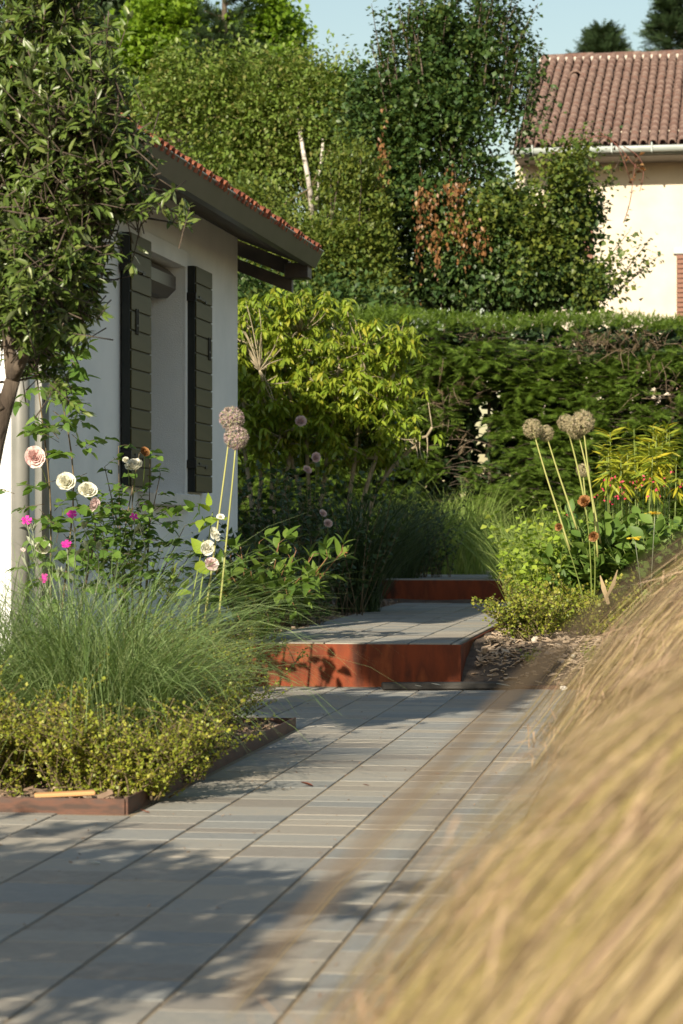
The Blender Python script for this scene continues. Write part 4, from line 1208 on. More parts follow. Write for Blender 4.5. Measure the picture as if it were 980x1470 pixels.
def grass_clump(name, label, base, n, L, a0, a1, w, mat, spread=0.10, az=None, group=None, S=8, wob=0.03, part='blades', root=None):
    base = np.asarray(base, dtype=float)
    root = root or thing(name, label, 'ornamental grass', base, group=group)
    b = disc(base, spread, n)
    az_ = U(0, 2 * math.pi, n) if az is None else rng.normal(az[0], az[1], n)
    P = strands(b, az_, L * U(0.55, 1.1, n), np.abs(rng.normal(a0, .18, n)), a1 * U(0.55, 1.15, n), S, wob)
    P[..., 2] = np.maximum(P[..., 2], base[2] + 0.012)
    Geo().ribbons(P, w * U(0.6, 1.2, n)).build(part, mat, root, kind='stuff')
    return root

def G(px, py, z=None, Y=None):
    """ground point seen at a photograph pixel (or below it, at depth Y)"""
    Y = Y or gy(py, z or 0.0)
    q = W(px, py, Y); q[2] = (gz(q[0], q[1]) if z is None else z) - 0.005
    return q

# golden small-leaved shrubs along the left bed
BZ = 0.012
gold = (
    ('broad golden small-leaved shrub at the front corner of the left bed', 118, 7.5, 46, 0.30, 1.05, L_loni),
    ('golden small-leaved shrub at the left picture edge of the front bed', -5, 7.6, 44, 0.26, 0.95, L_loni),
    ('low golden shrub nearest the edging corner, right of the twiggy one', 200, 7.45, 42, 0.24, 1.15, L_loni),
    ('golden green shrub spilling to the right edge of the left bed', 282, 9.1, 64, 0.34, 1.0, L_loni2),
    ('tall yellow green shrub below the white roses by the lower step', 286, 9.9, 66, 0.46, 0.5, L_loni),
    ('dark golden shrub in the shade behind the front shrubs of the bed', 255, 8.0, 44, 0.26, 1.0, L_loni2),
    ('small golden shrub between the long grass and the bed corner', 50, 7.75, 24, 0.20, 0.95, L_loni2),
)
for lab, px, Y, n_st, L, a1, m in gold:
    b = np.array([(px - CX) / F * Y, Y, BZ])
    r, P = bushy('golden_shrub', lab, 'shrub', b, n_st, L, 0.5, a1 * 1.3, 62, 0.0135, m, T_l2r, spread=0.09, stem=M_twig, sw=0.0035, group='golden shrubs in the left bed', t0=0.06, out=1.0, fwd=0.4, upb=0.25, jit=0.006, wob=0.12)
    # side sprigs
    b2 = P[:, 3:].reshape(-1, 3); b2 = b2[rng.choice(len(b2), n_st * 5)]
    P2 = strands(b2, U(0, 6.28, len(b2)), U(0.06, 0.19, len(b2)), U(0.3, 1.2, len(b2)), U(0.8, 1.7, len(b2)), 4, .1)
    Geo().tubes(P2, 0.0016, 0.001, 3).build('sprigs', M_twig, r)
    p, d = along(P2, 17, 0.1, 1.0, 0.004, 1.0, 0.4, 0.3)
    scatter(r, T_l2r, p, d, U(0.008, 0.015, len(p)), m, 'leaf', 0, 'sprig_foliage')

# long green grass in the bed
b = np.array([(140 - CX) / F * 8.05, 8.05, BZ])
gr = grass_clump('green_grass', 'wide mound of long arching green grass in the left bed', b, 1900, 1.05, 0.36, 2.45, 0.0036, L_grass, spread=0.17, wob=0.02)
b = np.array([(15 - CX) / F * 8.3, 8.3, BZ])
grass_clump('green_grass', 'mound of long green grass beside the rain pipe at the picture edge', b, 1100, 1.0, 0.3, 2.3, 0.0036, L_grass, spread=0.14, group=None)
b = np.array([(215 - CX) / F * 8.5, 8.5, BZ])
grass_clump('green_grass', 'smaller green grass clump leaning over the golden shrubs towards the path', b, 520, 0.85, 0.35, 2.5, 0.0034, L_grass, spread=0.10)

# climbing rose on the rain pipe
Yr = 11.25
rb_ = np.array([(78 - CX) / F * Yr, Yr, 0.0])
rose = thing('climbing_rose', 'climbing rose with pink and white blooms on the rain pipe', 'rose', rb_)
def compound(g_st, tips, ls, mat, parent, n_ind, back=0.0, tpl=T_ovate):
    """rose leaves: five leaflets on a stalk, at each site"""
    pos, dd = [], []
    for t in tips:
        ax = rng.normal(0, 1, 3) + [0, -0.5, 0.0]; ax[2] *= 0.45; ax /= np.linalg.norm(ax)
        sd_ = np.cross(ax, [0, 0, 1.0]); sd_ /= np.linalg.norm(sd_)
        l = ls * 1.3
        g_st.tube([t, t + ax * l * .7 + [0, 0, .004], t + ax * l * 1.3], 0.0016, 0.001, 3)
        for q, s in ((0.55, -1), (0.55, 1), (1.05, -1), (1.05, 1), (1.3, 0)):
            pos.append(t + ax * l * q)
            dd.append(ax * (0.45 if s else 1) + sd_ * s * 0.9 + rng.normal(0, .15, 3) + [0, 0, -.15])
    pos, dd = np.array(pos), np.array(dd)
    scatter(parent, tpl, pos, dd, ls * U(0.75, 1.15, len(pos)), mat, 'leaf', n_ind, n_jit=0.35)

canes = [poly([rb_, W(90, 850, Yr), W(110, 700, Yr), W(95, 600, Yr), W(70, 500, Yr - .05)], 14), poly([rb_ + [.02, 0, 0], W(70, 860, Yr), W(75, 720, Yr - .1), W(60, 600, Yr - .1), W(50, 520, Yr - .1)], 14),
         poly([rb_ + [.03, .02, 0], W(120, 850, Yr), W(140, 760, Yr), W(125, 700, Yr - .1)], 14)]
g = Geo().tubes(np.array(canes), 0.005, 0.003, 5)
sites = [W(px + rng.normal(0, 5), py + rng.normal(0, 5), Yr - rng.uniform(.05, .25)) for (px, py) in ((60, 500), (75, 515), (90, 495), (62, 525), (80, 545), (100, 520), (58, 590), (72, 600), (85, 585), (50, 570), (98, 610), (120, 600), (88, 640), (110, 640), (72, 672), (80, 690), (95, 660), (62, 720), (100, 700), (75, 730), (110, 745), (85, 752), (60, 745), (130, 640), (112, 590), (70, 555), (95, 560), (95, 545), (55, 555), (120, 680), (100, 730), (140, 750), (160, 760), (90, 770), (120, 770), (60, 770), (70, 800), (105, 800), (140, 790))]
sites += [W(rng.normal(82, 22), rng.uniform(480, 640), Yr - rng.uniform(.1, .4)) for _ in range(26)] + [W(rng.normal(95, 34), rng.uniform(700, 850), Yr - rng.uniform(.1, .4)) for _ in range(22)]
compound(g, sites, 0.066, L_rose, rose, 300)
g.build('canes', M_twig, rose)

def rose_mesh(seed, rings=((0.22, 4, 0.25), (0.34, 5, 0.35), (0.48, 6, 0.5), (0.62, 7, 0.7), (0.78, 8, 0.9), (0.95, 8, 1.15)), cup=0.75):
    r_ = np.random.default_rng(seed)
    V, Fc = [], []
    m, k = 4, 4
    for (rad, n, op) in rings:
        for i in range(n):
            a = 2 * math.pi * (i + r_.uniform(-.2, .2)) / n + rad * 3
            base = len(V)
            for yy in range(k + 1):
                t = yy / k
                for xx in range(m + 1):
                    s = xx / m * 2 - 1
                    wd = 4.6 * rad / n * (0.5 + 0.75 * math.sin(math.pi * min(1, t * 0.55 + 0.08))) * 1.45
                    rr_ = rad * (0.25 + 0.75 * t ** 0.8 * math.sin(op)) + 0.05 * (1 - abs(s)) * rad
                    aa = a + s * wd / max(rad, .2) * 0.5
                    z = cup * (t * math.cos(op * 0.75)) - 0.06 * t * t * op + 0.06 * r_.normal() * t + (0.05 if xx in (0, m) else 0)
                    V.append((rr_ * math.cos(aa), rr_ * math.sin(aa), z))
            for yy in range(k):
                for xx in range(m):
                    q = base + yy * (m + 1) + xx
                    Fc += [(q, q + 1, q + m + 2), (q, q + m + 2, q + m + 1)]
    return np.array(V, dtype=float), np.array(Fc)
ROSE = [rose_mesh(s) for s in (1, 2, 3)]
SIMPLE = rose_mesh(9, rings=((0.3, 4, 0.3), (0.95, 5, 1.2)), cup=0.55)
_fm = {}
def flower(parent, name, tpl_key, tpl, mat, p, r, face=(0.1, -0.8, 0.5), stem_from=None, stem_mat=None, label=None):
    key = (tpl_key, mat.name)
    if key not in _fm:
        me = mk_mesh(name, *tpl); me.materials.append(mat); _fm[key] = me
    o = bpy.data.objects.new(name, _fm[key]); COL.objects.link(o); o.parent = parent
    f = (Vector(face).normalized() + Vector(rng.normal(0, .15, 3))).normalized()
    q = f.to_track_quat('Z', 'Y')
    o.matrix_basis = Matrix.Translation(Vector(np.asarray(p) - wloc(parent))) @ q.to_matrix().to_4x4() @ Matrix.Rotation(rng.uniform(0, 6), 4, 'Z') @ Matrix.Diagonal((r * rng.uniform(.9, 1.1), r * rng.uniform(.78, 1.0), r * rng.uniform(.9, 1.3), 1))
    if label: o['label'] = label
    if stem_from is not None:
        a = np.asarray(stem_from); b = np.asarray(p)
        Geo().tube(bez(a, (a + b) / 2 + [0.01, 0, 0.04], b - np.array(f) * r * 0.3, 6), 0.0025, 0.002, 4).build('flower_stem', stem_mat or L_stem, parent)
    return o
def rpx(r, Y): return r * Y / F
for i, (px, py, r, mt, lab, fc) in enumerate(((49, 657, 17, P_pink, 'full pink bloom', (.1, -.9, .15)), (95, 694, 16, P_white, 'white double bloom', (0, -.8, .5)), (125, 706, 16, P_white, 'white double bloom', (.2, -.9, .3)),
                                               (133, 724, 11, P_blush, 'small blush bloom', (.3, -.9, -.1)), (60, 788, 13, P_white, 'white bloom low on the canes', (.4, -.6, .4)))):
    flower(rose, 'rose_bloom', 'rose%d' % (i % 3), ROSE[i % 3], mt, W(px, py, Yr - .32), rpx(r, Yr), fc, W(px + 20, py + 45, Yr - .1), label=lab)

# second rose in the shade under the window
Y2 = 12.3
b = np.array([(190 - CX) / F * Y2, Y2, 0.0])
ro2 = thing('bush_rose', 'shaded rose bush with one cream bloom below the window', 'rose', b)
g = Geo()
sites = []
for px, py in ((170, 640), (200, 650), (230, 680), (150, 670), (215, 655), (190, 700), (160, 720), (210, 750), (265, 755), (140, 740), (180, 760), (230, 780), (165, 800), (250, 800), (275, 790), (200, 820)):
    q = poly([b + rng.normal(0, .02, 3) * [1, 1, 0], W((px + 190) / 2 + rng.normal(0, 10), (py + 930) / 2, Y2), W(px, py, Y2 - rng.uniform(0, .3))], 10)
    g.tube(q, 0.005, 0.002, 4)
    sites += [q[-1], q[-2] + rng.normal(0, .02, 3), q[-3] + rng.normal(0, .03, 3), q[-4] + rng.normal(0, .03, 3)]
sites += [W(rng.uniform(120, 240), rng.uniform(725, 860), Y2 - rng.uniform(0, .4)) for _ in range(120)]
compound(g, sites, 0.050, L_rose, ro2, 300)
g.build('canes', M_twig, ro2)
flower(ro2, 'rose_bloom', 'rose1', ROSE[1], P_white, W(193, 672, Y2 - .3), rpx(15, Y2), (.1, -.5, .8), W(190, 720, Y2))
flower(ro2, 'rose_bloom', 'rose2', ROSE[2], P_rust, W(207, 650, Y2 - .3), rpx(9, Y2), (.1, -.8, .4), W(205, 700, Y2), label='withered brown bloom')
flower(ro2, 'rose_bloom', 'rose2', ROSE[2], P_white, W(180, 661, Y2 - .3), rpx(5, Y2), (.1, -.8, .4), W(185, 700, Y2))

# magenta campions
def star5(n=5, w=0.5):
    V, Fc = [(0, 0, 0)], []
    for i in range(n):
        a = 2 * math.pi * i / n
        for da, rr_, z in ((-w, .7, .06), (-.6 * w, 1, .1), (0, .93, .05), (.6 * w, 1, .1), (w, .7, .06)):
            V.append((rr_ * math.cos(a + da), rr_ * math.sin(a + da), z))
        k = 1 + 5 * i
        Fc += [(0, k, k + 1), (0, k + 1, k + 2), (0, k + 2, k + 3), (0, k + 3, k + 4)]
    return np.array(V, dtype=float), np.array(Fc)
STAR = star5()
Yk = 10.0
kb = np.array([(105 - CX) / F * Yk, Yk, BZ])
ly = thing('campion_plant', 'grey stemmed campion with magenta flowers standing in the long grass', 'flowering plant', kb)
g = Geo()
for (px, py, r, mt) in ((38, 747, 8.5, P_mag), (103, 738, 8, P_mag), (95, 781, 8.5, P_mag), (192, 742, 7, P_mag), (63, 830, 7.5, P_mag), (33, 789, 4, P_blush), (47, 762, 0, 0), (121, 760, 0, 0), (140, 790, 0, 0), (205, 770, 0, 0), (84, 830, 0, 0)):
    t = W(px, py, Yk - .1)
    q = poly([kb + rng.normal(0, .05, 3) * [1, 1, 0], W(px * .5 + 52 + rng.normal(0, 6), py + 110, Yk), W(px + rng.normal(0, 4) + 6, py + 40, Yk - .1), t], 9)
    g.tube(q, 0.003, 0.002, 4)
    if r:
        flower(ly, 'campion_flower', 'star', STAR, mt, t, rpx(r, Yk) * 1.05, (0.1, -.75, .5))
        flower(ly, 'campion_flower', 'star', STAR, mt, t - [0, 0, .002], rpx(r, Yk) * .9, (0.3, -.6, .6))
    else:
        pp_ = t + rng.normal(0, .004, (8, 3)); scatter(ly, T_lance, pp_, rng.normal(0, .4, (8, 3)) + [0, 0, 1.2], U(.03, .05, 8), L_grey, 'leaf', 0, 'buds')
    p_, d_ = along(q[None], 6, .2, .9, .002, .8, .9, .3)
    scatter(ly, T_lance, p_, d_, U(.035, .06, len(p_)), L_grey, 'leaf', 0)
g.build('stems', L_grey, ly)

# white hollyhock-like stems
Yw = 11.6
wb = np.array([(275 - CX) / F * Yw, Yw, 0.0])
wf_ = thing('white_flower_plant', 'plant with cream white flowers up one stem beside the two mauve alliums', 'flowering plant', wb)
st_ = poly([wb, W(285, 860, Yw), W(296, 800, Yw), W(305, 735, Yw)], 10)
g = Geo().tube(st_, 0.006, 0.003, 6).tube(poly([wb + [.02, 0, 0], W(270, 880, Yw), W(282, 830, Yw), W(292, 775, Yw)], 8), 0.005, .003, 5)
for (px, py, r, mt, fc) in ((296, 787, 13, P_white, (.5, -.7, .3)), (306, 768, 12, P_white, (.7, -.5, .5)), (302, 811, 13, P_blush, (.2, -.9, .1)), (316, 743, 7, P_white, (.4, -.6, .5))):
    flower(wf_, 'cream_flower', 'simple', SIMPLE, mt, W(px, py, Yw - .1), rpx(r, Yw), fc)
    flower(wf_, 'cream_flower', 'rose0', ROSE[0], mt, W(px, py, Yw - .1), rpx(r, Yw) * .75, fc)
pp_ = np.array([W(px, py, Yw - .06) for px, py in ((292, 745), (300, 735), (285, 765), (302, 755), (290, 795), (280, 808), (296, 825), (265, 845), (275, 850), (250, 830), (256, 825), (297, 728), (310, 748))])
scatter(wf_, T_ovate, pp_, rng.normal(0, .6, pp_.shape) + [-.1, -.5, .2], U(.07, .11, len(pp_)), L_mint, 'leaf', 13)
pp_ = np.array([W(240 + rng.uniform(0, 50), 735 + rng.uniform(-6, 10), Yw - .06) for _ in range(14)])
scatter(wf_, T_ovate, pp_, rng.normal(0, .8, pp_.shape) + [-.5, -.3, -.1], U(.05, .08, len(pp_)), L_rose, 'leaf', 14)
g.build('stems', L_stem, wf_)

# alliums
def floret():
    V, Fc = [], []
    def tri(a, b, c): n_ = len(V); V.extend([a, b, c]); Fc.append((n_, n_ + 1, n_ + 2))
    tri((-.012, 0, 0), (.012, 0, 0), (0, .86, 0)); tri((0, 0, -.012), (0, 0, .012), (0, .86, 0))
    for i in range(6):
        a = math.pi * i / 3
        ca, sa = math.cos(a), math.sin(a)
        r = .22; w = .036
        tri((-sa * w, .84, ca * w), (sa * w, .84, -ca * w), (ca * r, .98, sa * r))
    tri((-.05, .84, 0), (.05, .84, 0), (0, .93, .04)); tri((0, .84, -.05), (0, .84, .05), (.03, .93, 0))
    return np.array(V, dtype=float), np.array(Fc)
FLO = floret()
def allium(label, head, foot, r, Y, mat, group, bend=0.0, lean=None):
    h = W(*head, Y); f = W(*foot, Y); f[2] = max(gz(f[0], f[1]), 0) - 0.01 if foot[1] > 830 else f[2]
    root = thing('allium', label, 'allium', f, group=group)
    R_ = rpx(r, Y)
    m = (h + f) / 2 + [bend, 0, 0.0]
    m = m + [rng.normal(0, .012), 0, 0]
    Geo().tube(bez(f, m, h, 12) + np.sin(np.linspace(0, 7, 12))[:, None] * rng.normal(0, .0025, 3) * np.sin(np.linspace(0, math.pi, 12))[:, None], 0.0060, 0.0040, 7).build('stalk', L_scape, root)
    n_ = 230
    k_ = np.arange(n_) + .5
    ph = np.arccos(1 - 2 * k_ / n_); th = math.pi * (1 + 5 ** .5) * k_
    d_ = np.stack([np.cos(th) * np.sin(ph), np.sin(th) * np.sin(ph), np.cos(ph)], 1) + rng.normal(0, .10, (n_, 3))
    g_ = Geo().inst(FLO, np.repeat(h[None], n_, 0), frames(d_, np.array([0.3, 0.2, 1.0]), .5), R_ * U(.84, 1.04, n_))
    g_.build('flower_head', mat, root)
    return root
gA = 'alliums by the house corner'
allium('upper mauve allium head in front of the house corner', (332, 601), (276, 880), 19.5, 12.2, P_mauve, gA, 0.01)
allium('lower mauve allium head in front of the house corner, just under its twin', (339, 628), (297, 880), 19, 12.0, P_mauve, gA, 0.02)
gB = 'dried alliums in the right bed'
Ya = 14.4
allium('leftmost dried buff allium head in the right bed', (764, 615), (818, 790), 15.5, Ya, P_buff, gB, 0.005)
allium('smaller dried allium half behind the leftmost one', (783, 622), (828, 760), 13, Ya + .1, P_buff, gB, 0.005)
allium('dried allium half behind the biggest head, on its left', (812, 607), (842, 740), 13.5, Ya + .1, P_buff, gB, 0.004)
allium('largest dried allium head, topmost of the right group', (836, 606), (858, 800), 19, Ya - .1, P_buff, gB, 0.003)
allium('dried allium head just under the largest one', (828, 615), (862, 780), 16.5, Ya, P_buff, gB, 0.002)
allium('dull low allium head between the stalks of the right group', (837, 675), (850, 790), 11, Ya + .9, P_buff, gB, 0.001)

# ------------------------------------------------------------------ beside the path on the left
pb = G(370, 905, Y=13.6)
pe, P = bushy('peony_bush', 'leafy green bush with reddish stems left of the lower step', 'shrub', pb, 26, 0.62, 0.25, 0.9, 0, 0.1, L_peony, T_peony, spread=0.07, stem=L_stemr, sw=0.005) if False else (thing('peony_bush', 'leafy green bush with reddish stems left of the lower step', 'shrub', pb), None)
g = Geo()
pos, dd = [], []
for (px, py, dy) in ((330, 800, 0), (345, 785, -.1), (372, 778, 0), (400, 780, -.1), (425, 790, 0), (450, 795, -.1), (470, 800, -.2), (490, 793, -.3), (455, 825, -.3), (430, 830, -.3), (410, 810, -.2), (385, 815, -.3), (360, 820, -.2), (335, 830, -.1), (320, 850, -.1), (350, 850, -.3), (380, 850, -.3), (410, 845, -.3), (440, 850, -.1), (365, 880, -.35), (385, 885, -.35), (310, 825, 0), (300, 800, .1), (420, 865, -.2)):
    t = W(px, py, 13.5 + dy)
    q = poly([pb + rng.normal(0, .04, 3) * [1, 1, 0], W(px * .55 + 165, 860, 13.6 + dy * .5), t], 10)
    g.tube(q, 0.005, 0.0025, 5)
    for s in (4, 5, 6, 7, 8, 9):
        ax = q[s] - q[s - 1]; ax /= np.linalg.norm(ax)
        o_ = rng.normal(0, 1, 3); o_ -= o_.dot(ax) * ax; o_ /= np.linalg.norm(o_)
        sd_ = np.cross(o_, ax)
        st0 = q[s]; le = st0 + (o_ * .7 + ax * .5) * 0.05
        g.tube([st0, (st0 + le) / 2, le], .0018, .0012, 3)
        for e in (-.9, 0, .9):
            pos.append(le); dd.append(o_ * .6 + ax * .6 + sd_ * e + [0, 0, .1])
g.build('stems', L_stemr, pe)
pos, dd = np.array(pos), np.array(dd)
scatter(pe, T_peony, pos, dd, U(0.075, 0.12, len(pos)), L_peony, 'leaf', 300, n_jit=.3)
pp_ = np.array([W(px, py, 13.15) for px, py in ((362, 892), (375, 880), (390, 886), (350, 870))])
scatter(pe, T_ovate, pp_, rng.normal(0, .4, pp_.shape) + [.3, -.5, -.2], U(.09, .13, 4), L_peony, 'broad_leaf', 4)
for px, py in ((493, 793), (457, 824)):
    t = W(px, py, 13.2)
    flower(pe, 'seed_pod', 'pod', star5(4, .18), P_rust, t, 0.03, (.6, -.5, .5))

# roses with pale blooms in the shade of the house
Ys = 17.6
sb_ = G(440, 0, Y=Ys)
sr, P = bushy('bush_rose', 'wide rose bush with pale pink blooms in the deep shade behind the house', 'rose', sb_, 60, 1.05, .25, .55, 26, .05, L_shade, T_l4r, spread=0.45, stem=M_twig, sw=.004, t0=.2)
for px, py, r in ((430, 606, 10), (452, 658, 8), (440, 676, 7), (463, 738, 7), (470, 752, 7), (392, 735, 3)):
    flower(sr, 'rose_bloom', 'rose1', ROSE[1], P_blush, W(px, py, Ys - .5), rpx(r, Ys), (.2, -.8, .3), W(px, py + 60, Ys - .2))
s2 = G(400, 0, Y=15.7)
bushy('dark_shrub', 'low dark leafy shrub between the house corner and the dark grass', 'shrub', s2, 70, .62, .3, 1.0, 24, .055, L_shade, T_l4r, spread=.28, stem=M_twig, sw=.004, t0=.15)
s2 = G(600, 0, Y=21.9)
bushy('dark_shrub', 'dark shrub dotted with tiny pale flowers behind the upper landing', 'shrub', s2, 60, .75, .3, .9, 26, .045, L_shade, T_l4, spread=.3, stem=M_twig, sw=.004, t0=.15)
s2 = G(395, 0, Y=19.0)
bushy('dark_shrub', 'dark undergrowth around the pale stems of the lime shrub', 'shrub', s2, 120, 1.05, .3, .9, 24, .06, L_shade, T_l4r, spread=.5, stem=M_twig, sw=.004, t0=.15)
# dark grass beside the upper step
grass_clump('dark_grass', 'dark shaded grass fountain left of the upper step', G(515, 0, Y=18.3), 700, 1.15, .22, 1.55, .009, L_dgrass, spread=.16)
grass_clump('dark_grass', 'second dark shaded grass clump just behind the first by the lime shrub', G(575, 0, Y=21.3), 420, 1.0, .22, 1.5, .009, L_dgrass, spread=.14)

# ------------------------------------------------------------------ right bed
grass_clump('light_grass', 'light green grass mound directly behind the upper landing', G(655, 0, Y=23.4), 800, 1.05, .3, 1.6, .008, L_grass2, spread=.3)
grass_clump('light_grass', 'light green grass mound behind the lime mint, left of the alliums', G(762, 0, Y=21.0), 900, .85, .3, 1.6, .007, L_grass2, spread=.35)
grass_clump('light_grass', 'light green grass mound below the hedge behind the allium stalks', G(800, 0, Y=19.0), 900, .85, .3, 1.5, .007, L_grass2, spread=.38)
grass_clump('light_grass', 'light green grass at the right picture edge behind the pink flowers', G(920, 0, Y=18.6), 700, .75, .3, 1.4, .007, L_grass2, spread=.4)
for lab, px, Y, n_, L in (('large lime green mint clump right of the upper step', 795, 15.3, 62, .48), ('lime green mint clump on the right under the allium stalks', 838, 15.2, 46, .45), ('small lime mint clump overhanging the corner of the upper step', 778, 16.0, 30, .42)):
    bushy('mint_clump', lab, 'plant', G(px, 0, Y=Y), int(n_ * 1.3), L * 1.45, .22, .5, 26, .046, L_mint, T_l4r, spread=.20, sw=.003, t0=.2, n_ind=300 if px == 795 else 120, group='lime mint clumps', upb=-.1, fwd=.3)
for px, py in ((712, 745), (730, 762), (735, 758), (703, 790)):
    a = W(px + 4, py + 90, 16.3)
    Geo()
# fine leaved golden shrubs on the mulch
for lab, px, Y, n_, L, m in (('small airy golden shrub beside the right end of the lower step', 760, 13.75, 62, .33, L_loni2), ('low golden shrub on the mulch behind the airy one', 800, 14.6, 40, .30, L_loni), ('low golden shrub on the mulch next to the blond grass', 860, 14.2, 40, .30, L_loni)):
    b = G(px, 0, Y=Y)
    r, P = bushy('golden_shrub', lab, 'shrub', b, n_, L, .45, 1.2, 30, .022, m, T_l2r, spread=.10, stem=M_twig, sw=.003, group='golden shrubs on the right mulch', t0=.2, jit=.005, wob=.12, upb=.25)
    b2 = P[:, 3:].reshape(-1, 3); b2 = b2[rng.choice(len(b2), n_ * 2)]
    P2 = strands(b2, U(0, 6.28, len(b2)), U(.06, .14, len(b2)), U(.3, 1.1, len(b2)), U(.8, 1.6, len(b2)), 4, .1)
    Geo().tubes(P2, .0016, .001, 3).build('sprigs', M_twig, r)
    p, d = along(P2, 14, .1, 1, .005, 1, .4, .3)
    scatter(r, T_l2r, p, d, U(.014, .026, len(p)), m, 'leaf', 0, 'sprig_foliage')
# broad leaved plants
for lab, px, Y, n_, L in (('broad leaved dark green plant right of the allium stalks', 885, 14.8, 46, .42), ('broad leaved plant at the right picture edge above the blond grass', 960, 14.6, 40, .42), ('low dark leaved plant at the foot of the allium stalks', 850, 15.0, 30, .30)):
    bushy('broad_leaf_plant', lab, 'plant', G(px, 0, Y=Y), int(n_ * 2.2), L * 1.55, .25, .85, 10, .095, L_big, T_big, spread=.14, sw=.004, t0=.45, n_ind=300, group='broad leaved plants in the right bed', fwd=.7, out=.8, upb=.25)
# coral penstemon
Yp = 16.4
pn = thing('penstemon', 'thin stemmed plant with many small coral pink flowers in the right bed', 'flowering plant', G(905, 0, Y=Yp))
g = Geo()
BELL = leaf_tpl(.3, 'ovate', .8, .1, 3)
for (px, py) in ((872, 690), (884, 686), (876, 698), (868, 703), (893, 700), (858, 712), (884, 712), (895, 708), (905, 694), (912, 705), (925, 684), (935, 690), (940, 700), (955, 690), (965, 682), (972, 694), (960, 700), (930, 715), (945, 712), (818, 746), (824, 742), (815, 735), (878, 720), (893, 718), (868, 715), (890, 692), (918, 697), (950, 702)):
    t = W(px, py, Yp + rng.normal(0, .1))
    f_ = G(px * .7 + 265, 0, Y=Yp)
    g.tube(bez(f_, (f_ + t) / 2 + rng.normal(0, .03, 3), t, 6), .0016, .0011, 3)
    for e in range(2):
        flower(pn, 'coral_flower', 'bell', BELL, P_red, t + rng.normal(0, .012, 3), .024, rng.normal(0, .7, 3) + [0, -.5, .2])
g.build('stems', L_shade, pn)
# yellow leaved plant
Yy = 18.2
yb = G(925, 0, Y=Yy)
yp, P = bushy('yellow_leaf_plant', 'tall plant with whorls of narrow yellow leaves in front of the hedge', 'plant', yb, 22, 1.08, .12, .25, 0, .1, L_yel, T_lance, spread=.35, sw=.006) if False else (thing('yellow_leaf_plant', 'tall plant with whorls of narrow yellow leaves in front of the hedge', 'plant', yb), None)
stt = disc(yb, .42, 24); tp = np.array([W(rng.uniform(868, 985), rng.uniform(612, 660), Yy + rng.normal(0, .2)) for _ in range(24)])
stt[:, 0] = yb[0] + (tp[:, 0] - yb[0]) * .8
tt = np.linspace(0, 1, 6)[None, :, None]
P = stt[:, None] * (1 - tt) + tp[:, None] * tt
Geo().tubes(P, .006, .003, 4).build('stems', L_stem, yp)
pos = np.repeat(tp, 36, 0) + np.stack([rng.normal(0, .015, 24 * 36), rng.normal(0, .015, 24 * 36), -U(0, .26, 24 * 36)], 1)
drop = np.repeat(tp[:, 2], 36) - pos[:, 2]
a = U(0, 6.28, len(pos))
dd = np.stack([np.cos(a), np.sin(a), .7 - drop * 6], 1)
scatter(yp, leaf_tpl(.075, 'lance', .3, .25, 3), pos, dd, U(.09, .16, len(pos)), L_yel, 'leaf', 260)
# withered orange blooms and yellow flowers
ob = G(848, 0, Y=14.3)
op_ = thing('withered_peony', 'peony stalks carrying withered orange brown blooms beside the alliums', 'flowering plant', ob)
for (px, py, r) in ((840, 721, 11), (852, 769, 9), (803, 756, 7)):
    t = W(px, py, 14.1)
    for s_ in (1, .8):
        flower(op_, 'withered_bloom', 'rose%d' % (px % 3), ROSE[px % 3], P_rust if px != 840 or s_ < 1 else P_rust, t, rpx(r, 14.1) * s_, (-.3, -.8, -.1 + rng.normal(0, .2)))
    Geo().tube(bez(ob, (ob + t) / 2 + [.03, 0, .05], t, 7), .004, .003, 5).build('stalk', L_stem, op_)
yb2 = G(930, 0, Y=14.3)
yw = thing('yarrow', 'two flat yellow flower heads among the broad leaves on the right', 'flowering plant', yb2)
for (px, py, r) in ((940, 737, 11), (911, 773, 9)):
    t = W(px, py, 14.05)
    q = np.concatenate([t[None], t + np.stack([rng.normal(0, rpx(r, 14) * .45, 26), rng.normal(0, rpx(r, 14) * .4, 26), rng.normal(0, .004, 26)], 1)])
    Geo().inst(STAR, q, frames(np.tile([0, 1, .1], (27, 1)) + rng.normal(0, .2, (27, 3)), np.array([0, 0, 1.0]), .1), U(.010, .016, 27)).build('flower_head', P_yel, yw)
    Geo().tube(bez(yb2, (yb2 + t) / 2, t, 6), .003, .002, 4).build('stalk', L_grey, yw)
# dead strap leaf standing in the mulch
dl = Geo()
a = W(868, 862, 14.0); b = W(886, 818, 13.9)
dl.ribbons(np.array([[a, (a + b) / 2 + [.01, 0, 0], b], [a + [.02, 0, -.02], a + [-.01, -.03, .07], a + [-.03, -.04, .14]]]), .035, side=np.array([[.95, 0, .3], [.9, .2, .3]]))
o = dl.build('dry_leaf', leaf_mat('straw_leaf', [(.45, .34, .20), (.55, .44, .27)], trans=.2, tint=(1, .9, .7)), None)
tag(o, 'dry straw coloured strap leaf standing at the foot of the broad leaves', 'leaf')

